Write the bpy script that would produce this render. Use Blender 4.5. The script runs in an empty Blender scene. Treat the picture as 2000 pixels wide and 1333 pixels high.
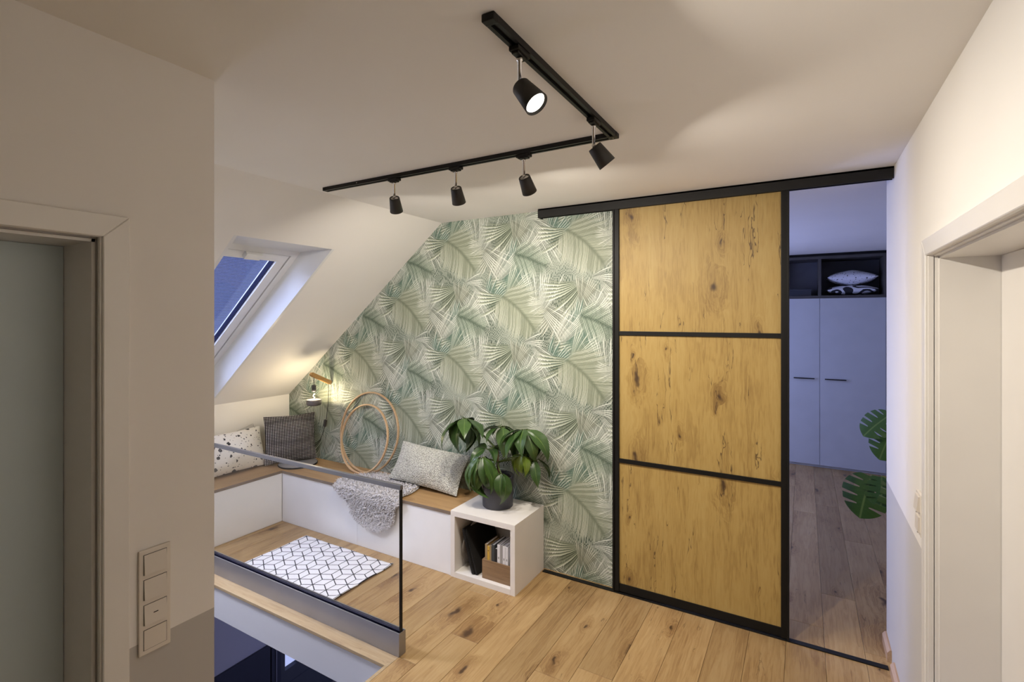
import bpy, bmesh, math, random
from mathutils import Vector, Matrix, noise
R = math.radians
random.seed(7)
scene = bpy.context.scene
COL = scene.collection

# ------------------------------------------------------------------ camera
cam_d = bpy.data.cameras.new('camera')
cam_d.sensor_width = 36.0
cam_d.lens = 36.0 * 980.0 / 2000.0
cam_d.shift_y = -(666.5 - 620.0) / 2000.0
cam_d.clip_start = 0.02
cam = bpy.data.objects.new('camera', cam_d)
COL.objects.link(cam)
cam.location = (0, 0, 1.765)
cam.rotation_euler = (R(90), 0, R(30.21))
scene.camera = cam

# ------------------------------------------------------------------ world: dusk sky
SKY_STRENGTH = 1.25
world = bpy.data.worlds.new('dusk')
scene.world = world
world.use_nodes = True
wn = world.node_tree
bg = wn.nodes['Background']
tc = wn.nodes.new('ShaderNodeTexCoord')
sx = wn.nodes.new('ShaderNodeSeparateXYZ')
wn.links.new(tc.outputs['Generated'], sx.inputs[0])
rp = wn.nodes.new('ShaderNodeValToRGB')
wn.links.new(sx.outputs['Z'], rp.inputs[0])
rp.color_ramp.elements[0].position = 0.0
rp.color_ramp.elements[0].color = (0.40, 0.46, 0.80, 1)
rp.color_ramp.elements[1].position = 0.8
rp.color_ramp.elements[1].color = (0.13, 0.17, 0.46, 1)
wn.links.new(rp.outputs[0], bg.inputs[0])
bg.inputs[1].default_value = SKY_STRENGTH

# dusk daylight at the neighbouring room's window; other lamps added out of sight
def area(name, loc, rot, sx_, sy_, power, col):
    d = bpy.data.lights.new(name, 'AREA')
    d.shape = 'RECTANGLE'; d.size = sx_; d.size_y = sy_
    d.energy = power; d.color = col
    o = bpy.data.objects.new(name, d)
    COL.objects.link(o); o.location = loc; o.rotation_euler = rot
    return o
area('bedroom_window_daylight', (-2.08, 5.3, 1.35), (0, R(-90), 0), 1.9, 1.3, 70, (0.38, 0.47, 1.0))
_d = Vector((-3.45, 2.65, 0.25)) - Vector((-4.45, 1.15, 3.4))
area('skylight_fill', (-4.45, 1.15, 3.4), _d.to_track_quat('-Z', 'Y').to_euler(), 1.9, 1.9, 540, (0.78, 0.82, 1.0))  # added panel above the roof, beyond view, brightening the bench nook
area('stair_fill', (-3.97, 1.26, 2.02), (0, R(-38.5), 0), 1.25, 0.50, 66, (0.78, 0.82, 1.0))  # added lamp outside the unseen stairwell roof window, for bench and rug
area('hall_fill', (-3.3, 5.3, -1.3), (R(-90), 0, 0), 1.6, 1.6, 30.0, (0.45, 0.5, 1.0))  # added lamp lifting the dark hall; no window is built there

scene.view_settings.view_transform = 'Standard'
scene.view_settings.look = 'None'
scene.view_settings.gamma = 1.0
scene.view_settings.use_curve_mapping = False
scene.view_settings.exposure = 0.0

LAMP_COL = (1.0, 0.92, 0.81)
scene.cycles.use_light_tree = False
scene.cycles.max_bounces = 5
scene.cycles.adaptive_threshold = 0.06
SPOT_W = 9.3
SPOT_SPREAD = 157

# ------------------------------------------------------------------ node helpers
class NT:
    def __init__(self, name):
        self.mat = bpy.data.materials.new(name)
        self.mat.use_nodes = True
        self.t = self.mat.node_tree
        self.bsdf = self.t.nodes['Principled BSDF']
    def n(self, typ, **kw):
        nd = self.t.nodes.new(typ)
        for k, v in kw.items(): setattr(nd, k, v)
        return nd
    def put(self, sock, v):
        if v is None: return
        if isinstance(v, bpy.types.NodeSocket): self.t.links.new(v, sock)
        elif isinstance(v, (tuple, list)) and sock.type == 'RGBA' and len(v) == 3: sock.default_value = (*v, 1)
        else: sock.default_value = v
    def m(self, op, a, b=None, c=None, clamp=False):
        nd = self.n('ShaderNodeMath', operation=op); nd.use_clamp = clamp
        for i, v in enumerate((a, b, c)): self.put(nd.inputs[i], v)
        return nd.outputs[0]
    def v(self, op, a, b=None):
        nd = self.n('ShaderNodeVectorMath', operation=op)
        self.put(nd.inputs[0], a); self.put(nd.inputs[1], b)
        return nd.outputs[0] if op not in ('LENGTH', 'DOT_PRODUCT', 'DISTANCE') else nd.outputs['Value']
    def mix(self, f, a, b, blend='MIX'):
        nd = self.n('ShaderNodeMix', data_type='RGBA', blend_type=blend)
        self.put(nd.inputs[0], f); self.put(nd.inputs[6], a); self.put(nd.inputs[7], b)
        return nd.outputs[2]
    def coord(self, kind='Object'):
        return self.n('ShaderNodeTexCoord').outputs[kind]
    def sep(self, v):
        nd = self.n('ShaderNodeSeparateXYZ'); self.put(nd.inputs[0], v)
        return nd.outputs[0], nd.outputs[1], nd.outputs[2]
    def comb(self, x, y, z=0.0):
        nd = self.n('ShaderNodeCombineXYZ')
        for i, q in enumerate((x, y, z)): self.put(nd.inputs[i], q)
        return nd.outputs[0]
    def noise(self, vec, scale=5, detail=3, rough=0.5, dist=0.0):
        nd = self.n('ShaderNodeTexNoise')
        self.put(nd.inputs['Vector'], vec); self.put(nd.inputs['Scale'], scale)
        self.put(nd.inputs['Detail'], detail); self.put(nd.inputs['Roughness'], rough)
        self.put(nd.inputs['Distortion'], dist)
        return nd.outputs[0]
    def vor(self, vec, scale=5, feature='F1', rnd=1.0):
        nd = self.n('ShaderNodeTexVoronoi', feature=feature)
        self.put(nd.inputs['Vector'], vec); self.put(nd.inputs['Scale'], scale); self.put(nd.inputs['Randomness'], rnd)
        return nd.outputs
    def smooth(self, x, a, b, lo=0.0, hi=1.0):
        nd = self.n('ShaderNodeMapRange', interpolation_type='SMOOTHSTEP')
        for i, q in enumerate((x, a, b, lo, hi)): self.put(nd.inputs[i], q)
        return nd.outputs[0]
    def ramp(self, f, stops):
        nd = self.n('ShaderNodeValToRGB'); self.put(nd.inputs[0], f)
        cr = nd.color_ramp
        while len(cr.elements) < len(stops): cr.elements.new(0.5)
        for e, (p, c) in zip(cr.elements, stops): e.position = p; e.color = (*c, 1)
        return nd.outputs[0]
    def bump(self, h, strength=0.3, dist=0.01):
        nd = self.n('ShaderNodeBump'); self.put(nd.inputs['Height'], h)
        nd.inputs['Strength'].default_value = strength; nd.inputs['Distance'].default_value = dist
        self.put(self.bsdf.inputs['Normal'], nd.outputs[0])
    def set(self, **kw):
        for k, v in kw.items():
            self.put(self.bsdf.inputs[{'col': 'Base Color', 'rough': 'Roughness', 'metal': 'Metallic', 'spec': 'Specular IOR Level', 'coat': 'Coat Weight', 'sheen': 'Sheen Weight', 'sss': 'Subsurface Weight', 'ecol': 'Emission Color', 'estr': 'Emission Strength', 'trans': 'Transmission Weight', 'ior': 'IOR', 'alpha': 'Alpha'}[k]], v)
        return self.mat

M = {}
def plain(name, col, rough=0.5, metal=0.0, var=0.04, bump=0.0, bscale=200, spec=0.5):
    t = NT(name); P = t.coord()
    nz = t.noise(P, 6, 1)
    f = t.smooth(nz, 0.3, 0.7, 1 - var, 1 + var)
    t.set(col=t.mix(1.0, col, t.comb(f, f, f), 'MULTIPLY'), rough=rough, metal=metal, spec=spec)
    if bump: t.bump(t.noise(P, bscale, 2), bump, 0.002)
    M[name] = t.mat
    return t.mat

def plaster(name, col, band=None, bandcol=None):
    t = NT(name); P = t.coord()
    c = col
    if band is not None:
        x, y, z = t.sep(P)
        c = t.mix(t.m('LESS_THAN', z, band), col, bandcol)
    nz = t.noise(P, 2.5, 1)
    f = t.m('MULTIPLY_ADD', nz, 0.05, 0.975)
    t.set(col=t.mix(1.0, c, t.comb(f, f, f), 'MULTIPLY'), rough=0.75, spec=0.25)
    M[name] = t.mat

WHITE = (0.82, 0.79, 0.745)
GREYBAND = (0.50, 0.475, 0.445)
plaster('plaster_white', WHITE)
plaster('plaster_left', (0.82, 0.785, 0.74), 0.847, GREYBAND)
plaster('plaster_right', WHITE, 0.882, (0.56, 0.54, 0.52))
plaster('plaster_ceiling', (0.84, 0.81, 0.765))
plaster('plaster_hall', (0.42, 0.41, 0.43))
plaster('plaster_fascia', (0.52, 0.52, 0.54))
plain('lacquer_white', (0.78, 0.75, 0.70), 0.32, var=0.01)
plain('lacquer_door_left', (0.56, 0.64, 0.66), 0.4, var=0.01)
plain('lacquer_door_right', (0.78, 0.74, 0.68), 0.35, var=0.01)
plain('bench_white', (0.82, 0.82, 0.82), 0.35, var=0.015)
plain('cube_white', (0.76, 0.72, 0.67), 0.4, var=0.02)
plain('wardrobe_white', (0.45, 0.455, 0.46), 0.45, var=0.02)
plain('black_metal', (0.009, 0.0085, 0.008), 0.5, 0.0, var=0.1, spec=0.28)
plain('black_satin', (0.008, 0.0075, 0.007), 0.5, var=0.1, spec=0.22)
plain('dark_brown_board', (0.055, 0.05, 0.046), 0.5, var=0.1)
plain('wardrobe_inside', (0.10, 0.10, 0.115), 0.6, var=0.1)
plain('chrome', (0.62, 0.60, 0.57), 0.22, 1.0, var=0.02)
plain('aluminium', (0.36, 0.36, 0.385), 0.42, 0.85, var=0.03)
plain('rail_steel', (0.22, 0.22, 0.24), 0.38, 0.8, var=0.05)
plain('gasket', (0.012, 0.013, 0.035), 0.25)
plain('lamp_black', (0.022, 0.020, 0.018), 0.55, var=0.08)
plain('socket_dark', (0.045, 0.04, 0.04), 0.5)
plain('cable', (0.025, 0.022, 0.02), 0.6)
plain('felt_grey', (0.23, 0.215, 0.205), 0.95, var=0.12, bump=0.5, bscale=400, spec=0.1)
plain('fabric_light_grey', (0.52, 0.50, 0.48), 0.95, var=0.06, spec=0.1)
plain('felt_dark', (0.018, 0.017, 0.016), 0.9, var=0.2, bump=0.4, bscale=300, spec=0.1)
plain('pot_dark', (0.045, 0.045, 0.055), 0.5, var=0.1, bump=0.1, bscale=120)
plain('soil', (0.045, 0.03, 0.018), 0.95, var=0.4, bump=1.0, bscale=90)
plain('switch_white', (0.72, 0.66, 0.58), 0.35, var=0.01)
plain('frame_white', (0.74, 0.74, 0.73), 0.35, var=0.01)
plain('hall_dark', (0.03, 0.032, 0.045), 0.5)
plain('hall_door_grey', (0.055, 0.06, 0.068), 0.45)
plain('hall_floor', (0.16, 0.14, 0.15), 0.5, var=0.15)
plain('paper_white', (0.72, 0.70, 0.69), 0.7, var=0.1)
plain('paper_grey', (0.33, 0.31, 0.29), 0.7, var=0.1)
plain('paper_yellow', (0.60, 0.36, 0.05), 0.6, var=0.1)
plain('paper_brown', (0.34, 0.24, 0.12), 0.7, var=0.1)
plain('paper_dark', (0.05, 0.055, 0.055), 0.6, var=0.1)
plain('paper_black', (0.018, 0.018, 0.018), 0.6, var=0.1)
plain('edge_brown', (0.20, 0.15, 0.11), 0.6, var=0.1)
plain('shelf_box', (0.02, 0.022, 0.03), 0.6)

def emit(name, col, s):
    t = NT(name); t.set(col=(0, 0, 0), ecol=col, estr=s); M[name] = t.mat; t.mat.cycles.emission_sampling = 'NONE'
emit('lens_glow', (1.0, 0.93, 0.82), 9)
emit('filament_glow', (1.0, 0.80, 0.5), 22)

def thin_glass(name, tint=(0.93, 0.96, 0.95), rough=0.0, k=0.6):
    """flat pane: straight transmission and a Fresnel-weighted mirror reflection at each face"""
    t = NT(name)
    t.t.nodes.remove(t.bsdf)
    out = t.t.nodes['Material Output']
    tr = t.n('ShaderNodeBsdfTransparent'); tr.inputs[0].default_value = (*tint, 1)
    gl = t.n('ShaderNodeBsdfGlossy'); gl.inputs['Roughness'].default_value = rough
    lw = t.n('ShaderNodeLayerWeight'); lw.inputs[0].default_value = 0.5
    fr = t.m('MULTIPLY_ADD', t.m('POWER', lw.outputs['Facing'], 5.0), k, 0.028)
    mx = t.n('ShaderNodeMixShader')
    t.t.links.new(fr, mx.inputs[0]); t.t.links.new(tr.outputs[0], mx.inputs[1]); t.t.links.new(gl.outputs[0], mx.inputs[2])
    t.t.links.new(mx.outputs[0], out.inputs[0])
    M[name] = t.mat
thin_glass('glass', (0.975, 0.975, 0.975))
thin_glass('bulb_glass', (0.90, 0.88, 0.86), 0.02)
plain('bulb_mirror', (0.20, 0.185, 0.19), 0.3, 0.75)

def wood(name, axis, light, mid, dark, knot=(0.05, 0.025, 0.012), knots=1.0, cracks=1.0, rough=0.45, per_object=True, fscale=1.0, tone=0.12, kscale=2.6, grain=0.34, along=0.06, ring=0.045, bandw=0.42, patchw=0.26, crmask=0.57):
    """axis = index of the grain direction"""
    t = NT(name); P = t.coord()
    if per_object:
        oi = t.n('ShaderNodeObjectInfo').outputs['Random']
        off = t.comb(t.m('MULTIPLY', oi, 37.0), t.m('MULTIPLY', oi, 53.0), t.m('MULTIPLY', oi, 71.0))
        P = t.v('ADD', P, off)
    s = [1.0, 1.0, 1.0]; s[axis] = 0.42
    def cnoise(vec, sc, dt):
        nd = t.n('ShaderNodeTexNoise'); t.put(nd.inputs['Vector'], vec); nd.inputs['Scale'].default_value = sc; nd.inputs['Detail'].default_value = dt
        return t.v('SUBTRACT', nd.outputs['Color'], (0.5, 0.5, 0.5))
    dn = cnoise(P, 12, 2)
    halo = kf = None
    if knots:
        kv = t.v('ADD', t.v('MULTIPLY', P, tuple(s)), t.v('MULTIPLY', dn, (0.06, 0.06, 0.06)))
        ks = t.sep(kv)
        nd = t.n('ShaderNodeTexVoronoi', feature='F1', voronoi_dimensions='2D')
        t.put(nd.inputs['Vector'], t.comb(ks[0] if axis != 0 else ks[1], ks[axis], 0.0)); nd.inputs['Scale'].default_value = kscale
        vo = nd.outputs
        csep = t.sep(vo['Color'])
        keep = t.m('GREATER_THAN', csep[0], 1.0 - 0.5 * knots)
        size = t.m('MULTIPLY_ADD', t.m('MULTIPLY', csep[1], csep[1]), 0.10, 0.04)
        q = t.m('DIVIDE', vo['Distance'], size)
        kf = t.m('MULTIPLY', t.smooth(q, 0.15, 1.0, 1.0, 0.0), keep)
        halo = t.m('MULTIPLY', t.smooth(q, 0.6, 4.5, 1.0, 0.0), keep)
    g = [1.0, 1.0, 1.0]; g[axis] = along
    gv = t.v('ADD', t.v('MULTIPLY', P, tuple(g)), t.v('MULTIPLY', dn, (0.010, 0.010, 0.010)))
    if halo is not None:
        warp = t.m('MULTIPLY', halo, 0.05)
        gv = t.v('ADD', gv, t.comb(warp, warp, warp))
    bands = t.noise(gv, 16 * fscale, 3, 0.6)
    rings = t.m('SINE', t.m('MULTIPLY', bands, 46.0))
    g2 = [1.0, 1.0, 1.0]; g2[axis] = along * 0.7
    fine = t.noise(t.v('MULTIPLY', P, tuple(g2)), 210 * fscale, 2, 0.6)
    f = t.m('ADD', t.m('MULTIPLY_ADD', bands, bandw, 0.5 * (0.60 - bandw)), t.m('ADD', t.m('MULTIPLY', rings, ring), t.m('MULTIPLY', fine, grain)))
    patch = t.noise(t.v('MULTIPLY', P, tuple(0.7 if i == axis else 1.5 for i in range(3))), 3.2, 2)
    f = t.m('ADD', f, t.m('MULTIPLY', t.m('SUBTRACT', patch, 0.5), patchw))
    if halo is not None: f = t.m('SUBTRACT', f, t.m('MULTIPLY', halo, 0.17))
    c = t.ramp(f, [(0.24, dark), (0.46, mid), (0.70, light)])
    if cracks:
        q_ = [1.0, 1.0, 1.0]; q_[axis] = 0.07
        cv = t.v('MULTIPLY', t.v('ADD', P, t.v('MULTIPLY', dn, (0.022, 0.022, 0.022))), tuple(q_))
        cr = t.noise(cv, 30, 2, 0.5)
        line = t.smooth(t.m('ABSOLUTE', t.m('SUBTRACT', cr, 0.5)), 0.0, 0.016, 1.0, 0.0)
        msk = t.smooth(t.noise(t.v('MULTIPLY', P, tuple(0.30 if i == axis else 1.3 for i in range(3))), 8.5, 3), crmask, crmask + 0.06)
        c = t.mix(t.m('MULTIPLY', t.m('MULTIPLY', line, msk), 0.85 * cracks), c, (knot[0] * 1.2, knot[1] * 1.2, knot[2] * 1.2))
    if kf is not None: c = t.mix(t.m('MULTIPLY', kf, 0.93), c, knot)
    if per_object and tone:
        tv = t.m('MULTIPLY_ADD', t.m('FRACT', t.m('MULTIPLY', oi, 17.3)), tone * 2, 1 - tone)
        c = t.mix(1.0, c, t.comb(tv, tv, tv), 'MULTIPLY')
    r = t.m('MULTIPLY_ADD', fine, 0.15, rough - 0.06)
    t.set(col=c, rough=r, spec=0.4)
    M[name] = t.mat
wood('oak_floor', 1, (0.43, 0.295, 0.140), (0.355, 0.226, 0.098), (0.225, 0.126, 0.050), knots=1.0, cracks=0.6, rough=0.42, tone=0.13, kscale=4.2, patchw=0.42, ring=0.06, crmask=0.58)
wood('oak_nosing', 0, (0.43, 0.33, 0.20), (0.36, 0.26, 0.145), (0.23, 0.145, 0.075), knots=0.8, cracks=0.4, rough=0.45, kscale=2.4)
wood('rustic_panel', 2, (0.45, 0.320, 0.115), (0.39, 0.258, 0.080), (0.23, 0.136, 0.040), knots=1.0, cracks=1.0, rough=0.5, tone=0.03, kscale=4.6, along=0.09, bandw=0.36, patchw=0.36, crmask=0.545)
wood('bench_oak', 0, (0.44, 0.28, 0.125), (0.36, 0.215, 0.09), (0.22, 0.125, 0.05), knots=0.6, cracks=0.5, rough=0.5, kscale=2.8)
wood('bench_oak_side', 1, (0.44, 0.28, 0.125), (0.36, 0.215, 0.09), (0.22, 0.125, 0.05), knots=0.6, cracks=0.5, rough=0.5, kscale=2.8)
wood('lamp_oak', 1, (0.55, 0.33, 0.12), (0.46, 0.26, 0.09), (0.36, 0.19, 0.06), knots=0.0, cracks=0.0)
wood('hoop_wood', 0, (0.60, 0.42, 0.25), (0.54, 0.365, 0.205), (0.46, 0.30, 0.16), knots=0.0, cracks=0.0, fscale=0.6)
wood('crate_wood', 0, (0.34, 0.22, 0.12), (0.26, 0.16, 0.085), (0.15, 0.09, 0.045), knots=0.2, cracks=0.5)
wood('baseboard_wood', 1, (0.52, 0.36, 0.24), (0.44, 0.29, 0.18), (0.32, 0.20, 0.12), knots=0.2, cracks=0.0)

# ---- wallpaper: overlapping printed palm fronds and fans, half-drop repeat
def wallpaper():
    t = NT('palm_wallpaper')
    WT, HT = 0.515, 0.895
    def group(nm, extra):
        g = bpy.data.node_groups.new(nm, 'ShaderNodeTree')
        for k_, ty in [('Color', 'NodeSocketColor')] + [(q, 'NodeSocketFloat') for q in ('U', 'V', 'cx', 'cy', 'cos', 'sin', 'freq', 'bend', 'opac', 'gap', 'warp') + extra] + [('light', 'NodeSocketColor'), ('dark', 'NodeSocketColor')]:
            g.interface.new_socket(k_, in_out='INPUT', socket_type=ty)
        g.interface.new_socket('Color', in_out='OUTPUT', socket_type='NodeSocketColor')
        G = NT.__new__(NT); G.t = g
        gi = g.nodes.new('NodeGroupInput'); go = g.nodes.new('NodeGroupOutput')
        I = {q.name: q for q in gi.outputs if q.name}
        du = G.m('SUBTRACT', I['U'], I['cx']); dv = G.m('SUBTRACT', I['V'], I['cy'])
        i = G.m('ROUND', G.m('DIVIDE', du, WT))
        du = G.m('SUBTRACT', du, G.m('MULTIPLY', i, WT)); dv = G.m('SUBTRACT', dv, G.m('MULTIPLY', i, HT / 2))
        dv = G.m('SUBTRACT', dv, G.m('MULTIPLY', G.m('ROUND', G.m('DIVIDE', dv, HT)), HT))
        tt = G.m('ADD', G.m('MULTIPLY', du, I['cos']), G.m('MULTIPLY', dv, I['sin']))
        ss = G.m('SUBTRACT', G.m('MULTIPLY', dv, I['cos']), G.m('MULTIPLY', du, I['sin']))
        return g, G, I, go, tt, ss
    def finish(G, g, go, I, ph, rel, rnd, alpha, ribshade=None):
        saw = G.m('FRACT', ph)
        gapw = G.m('MULTIPLY', I['gap'], rel)
        alpha = G.m('MULTIPLY', alpha, G.smooth(saw, G.m('SUBTRACT', gapw, 0.12), G.m('ADD', gapw, 0.08)))
        alpha = G.m('MULTIPLY', alpha, I['opac'])
        shade = G.m('MULTIPLY', G.smooth(saw, 0.05, 0.75), G.m('MULTIPLY_ADD', rnd, 0.65, 0.45), clamp=True)
        if ribshade is not None: shade = G.m('MULTIPLY', shade, ribshade)
        c = G.mix(shade, I['dark'], I['light'])
        hl = G.m('MULTIPLY', G.smooth(saw, 0.72, 0.95), G.m('MULTIPLY', G.m('GREATER_THAN', rnd, 0.35), G.smooth(rel, 0.1, 0.7)))
        c = G.mix(G.m('MULTIPLY', hl, 0.9), c, (0.84, 0.86, 0.77))
        g.links.new(G.mix(alpha, I['Color'], c), go.inputs[0])
    def rand(G, ph, seed):
        return G.m('FRACT', G.m('MULTIPLY', G.m('SINE', G.m('MULTIPLY', G.m('ADD', G.m('FLOOR', ph), seed), 12.9898)), 43758.5453))
    # feathered frond: leaflets lean forward from a curved midrib
    g1, G, I, go, tt, ss = group('frond', ('L', 'W', 'k', 'rib', 'one'))
    ss = G.m('ADD', ss, G.m('MULTIPLY', I['bend'], G.m('MULTIPLY', tt, tt)))
    a = G.m('ABSOLUTE', ss)
    tn = G.m('ADD', G.m('DIVIDE', tt, I['L']), 0.5, clamp=True)
    shape = G.m('POWER', G.m('MAXIMUM', G.m('SINE', G.m('MULTIPLY', G.m('POWER', tn, 0.75), math.pi)), 0.0), 0.5)
    w = G.m('MAXIMUM', G.m('MULTIPLY', I['W'], shape), 0.0001)
    rel = G.m('DIVIDE', a, w)
    side = G.m('GREATER_THAN', ss, 0.0)
    arc = G.m('SUBTRACT', a, G.m('MULTIPLY', G.m('MULTIPLY', a, a), 1.3))
    ph = G.m('MULTIPLY', G.m('ADD', tt, G.m('SUBTRACT', G.m('ADD', G.m('MULTIPLY', I['warp'], 0.02), G.m('MULTIPLY', side, 0.33)), G.m('MULTIPLY', I['k'], arc))), I['freq'])
    rnd = rand(G, ph, 3.1)
    edge = G.m('MULTIPLY_ADD', rnd, 0.25, 0.76)
    alpha = G.m('MULTIPLY', G.smooth(rel, G.m('SUBTRACT', edge, 0.3), edge, 1.0, 0.0), G.m('MULTIPLY', G.smooth(tn, 0.0, 0.10), G.smooth(tn, 0.85, 1.0, 1.0, 0.0)))
    alpha = G.m('MULTIPLY', alpha, G.m('MAXIMUM', side, G.m('SUBTRACT', 1.0, I['one'])))
    finish(G, g1, go, I, ph, rel, rnd, alpha, G.smooth(a, 0.0, 0.022, I['rib'], 1.0))
    # fan: leaflets radiating from a point
    g2, G, I, go, tt, ss = group('fan', ('R0', 'R1', 'spread'))
    tt = G.m('ADD', tt, G.m('MULTIPLY', G.m('ADD', I['R0'], I['R1']), 0.5))
    r = G.m('SQRT', G.m('ADD', G.m('MULTIPLY', tt, tt), G.m('MULTIPLY', ss, ss)))
    phi = G.m('ADD', G.m('ARCTAN2', ss, tt), G.m('MULTIPLY', I['bend'], G.m('SUBTRACT', r, I['R0'])))
    rel = G.m('DIVIDE', G.m('SUBTRACT', r, I['R0']), G.m('SUBTRACT', I['R1'], I['R0']), clamp=True)
    ph = G.m('MULTIPLY', G.m('ADD', phi, G.m('MULTIPLY', I['warp'], 0.05)), I['freq'])
    rnd = rand(G, ph, 7.7)
    edge = G.m('MULTIPLY_ADD', rnd, 0.28, 0.72)
    alpha = G.m('MULTIPLY', G.smooth(rel, G.m('SUBTRACT', edge, 0.28), edge, 1.0, 0.0), G.smooth(rel, 0.0, 0.2))
    alpha = G.m('MULTIPLY', alpha, G.smooth(G.m('ABSOLUTE', phi), G.m('MULTIPLY', I['spread'], 0.75), I['spread'], 1.0, 0.0))
    finish(G, g2, go, I, ph, rel, rnd, alpha)

    P = t.coord(); x, y, z = t.sep(P)
    U = t.m('ADD', x, 1.355); V = t.m('SUBTRACT', z, 2.36)
    UV = t.comb(U, V, 0)
    wv = t.m('SUBTRACT', t.noise(UV, 11, 2), 0.5)
    big = t.noise(UV, 2.6, 1)
    c = t.ramp(big, [(0.36, (0.055, 0.080, 0.066)), (0.5, (0.13, 0.17, 0.14)), (0.64, (0.28, 0.31, 0.255))])
    lt = (0.44, 0.49, 0.355); wh = (0.68, 0.71, 0.62); be = (0.46, 0.47, 0.36)
    te = (0.20, 0.30, 0.245); dg = (0.028, 0.045, 0.034); md = (0.075, 0.11, 0.082); gy = (0.12, 0.135, 0.11); tl = (0.085, 0.145, 0.115)
    def fan(ox, oy, ang, r0, r1, spread, spacing, bend, light, dark, opac, gap):
        rm = (r0 + r1) / 2
        return ('fan', dict(cx=ox + rm * math.cos(R(ang)), cy=oy + rm * math.sin(R(ang)), cos=math.cos(R(ang)), sin=math.sin(R(ang)), R0=r0, R1=r1, spread=R(spread), freq=rm / (spacing * 1.3), bend=bend, light=light, dark=dark, opac=opac, gap=gap))
    def frond(x0, y0, x1, y1, W_, k, spacing, bend, light, dark, opac, gap, rib, one=0.0):
        L = math.hypot(x1 - x0, y1 - y0); an = math.atan2(y1 - y0, x1 - x0)
        return ('frond', dict(cx=(x0 + x1) / 2, cy=(y0 + y1) / 2, cos=math.cos(an), sin=math.sin(an), L=L * 1.15, W=W_, k=k, freq=1 / (spacing * 1.3), bend=bend, light=light, dark=dark, opac=opac, gap=gap, rib=rib, one=one))
    F = [fan(0.10, -0.20, 100, 0.05, 0.45, 50, 0.012, 0.5, te, md, 0.9, 0.15),
         fan(-0.30, -0.30, 190, 0.05, 0.45, 50, 0.012, -0.5, lt, md, 0.9, 0.25),
         fan(-0.05, -0.30, -60, 0.05, 0.42, 45, 0.011, 0.5, (0.42, 0.46, 0.36), gy, 0.9, 0.25),
         fan(-0.36, 0.10, 300, 0.05, 0.45, 50, 0.010, 0.4, wh, gy, 0.8, 0.40),
         fan(-0.60, -0.42, 60, 0.06, 0.40, 34, 0.011, 0.4, te, tl, 0.95, 0.10),
         fan(-0.30, -0.62, 75, 0.05, 0.42, 40, 0.010, -0.5, wh, gy, 0.85, 0.35),
         fan(-0.10, -0.46, 250, 0.05, 0.36, 40, 0.012, 0.5, be, gy, 0.85, 0.40),
         fan(-0.52, -0.33, 62, 0.03, 0.36, 40, 0.009, 0.3, te, tl, 0.90, 0.20),
         fan(-0.226, -0.12, 58, 0.03, 0.34, 30, 0.010, 0.3, te, tl, 0.95, 0.12),
         fan(-0.83, -0.02, -36, 0.10, 0.44, 22, 0.013, 0.2, wh, dg, 0.85, 0.62),
         fan(-0.70, -0.40, 52, 0.10, 0.42, 20, 0.008, 0.1, wh, gy, 0.80, 0.45),
         fan(-0.44, 0.11, 222, 0.04, 0.38, 36, 0.016, 0.9, lt, dg, 0.97, 0.45),
         fan(-0.40, 0.16, -38, 0.08, 0.40, 16, 0.011, 0.1, wh, dg, 0.80, 0.60),
         fan(-0.46, -0.22, 50, 0.10, 0.36, 18, 0.010, 0.0, wh, md, 0.80, 0.62),
         frond(-0.46, -0.13, -0.20, -0.235, 0.16, 1.0, 0.0105, 0.35, (0.40, 0.47, 0.36), md, 0.90, 0.45, 0.35, 0.0),
         fan(-0.02, -0.02, 55, 0.02, 0.30, 42, 0.009, 0.6, (0.46, 0.52, 0.40), tl, 0.85, 0.30),
         fan(0.02, 0.02, 205, 0.05, 0.36, 27, 0.017, 0.7, lt, dg, 0.97, 0.42),
         frond(-0.03, 0.02, 0.24, -0.24, 0.24, 1.0, 0.0085, 0.75, (0.46, 0.485, 0.36), (0.17, 0.20, 0.14), 0.97, 0.20, 0.30),
         fan(0.05, -0.52, 75, 0.04, 0.24, 34, 0.009, 0.3, be, gy, 0.7, 0.35),
         fan(0.10, -0.34, 18, 0.02, 0.22, 22, 0.009, 0.9, wh, dg, 0.85, 0.55),
         fan(0.30, -0.05, 190, 0.02, 0.17, 40, 0.009, 0.5, wh, gy, 0.6, 0.65)]
    def hatch(ang, spacing, amt, seed, c):
        q = t.m('ADD', t.m('MULTIPLY', U, math.sin(R(ang)) / spacing), t.m('MULTIPLY', V, -math.cos(R(ang)) / spacing))
        q = t.m('ADD', q, t.m('MULTIPLY', wv, 5.0 + seed))
        ln = t.smooth(t.m('ABSOLUTE', t.m('SUBTRACT', t.m('FRACT', q), 0.5)), 0.20, 0.34, 1.0, 0.0)
        return t.mix(t.m('MULTIPLY', ln, amt), c, (0.40, 0.44, 0.36))
    c = hatch(58, 0.015, 0.55, 0.0, c); c = hatch(-38, 0.019, 0.45, 1.0, c)
    for typ, kw in F:
        nd = t.n('ShaderNodeGroup'); nd.node_tree = g1 if typ == 'frond' else g2
        for k_, v_ in dict(Color=c, U=U, V=V, warp=wv, **kw).items(): t.put(nd.inputs[k_], v_)
        c = nd.outputs[0]
    bc = t.n('ShaderNodeBrightContrast'); t.put(bc.inputs[0], c); bc.inputs[1].default_value = 0.0; bc.inputs[2].default_value = 0.13
    hs = t.n('ShaderNodeHueSaturation'); hs.inputs['Saturation'].default_value = 0.80; t.put(hs.inputs['Color'], bc.outputs[0])
    t.set(col=hs.outputs[0], rough=0.55, spec=0.35)
    M['palm_wallpaper'] = t.mat
wallpaper()

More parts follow.
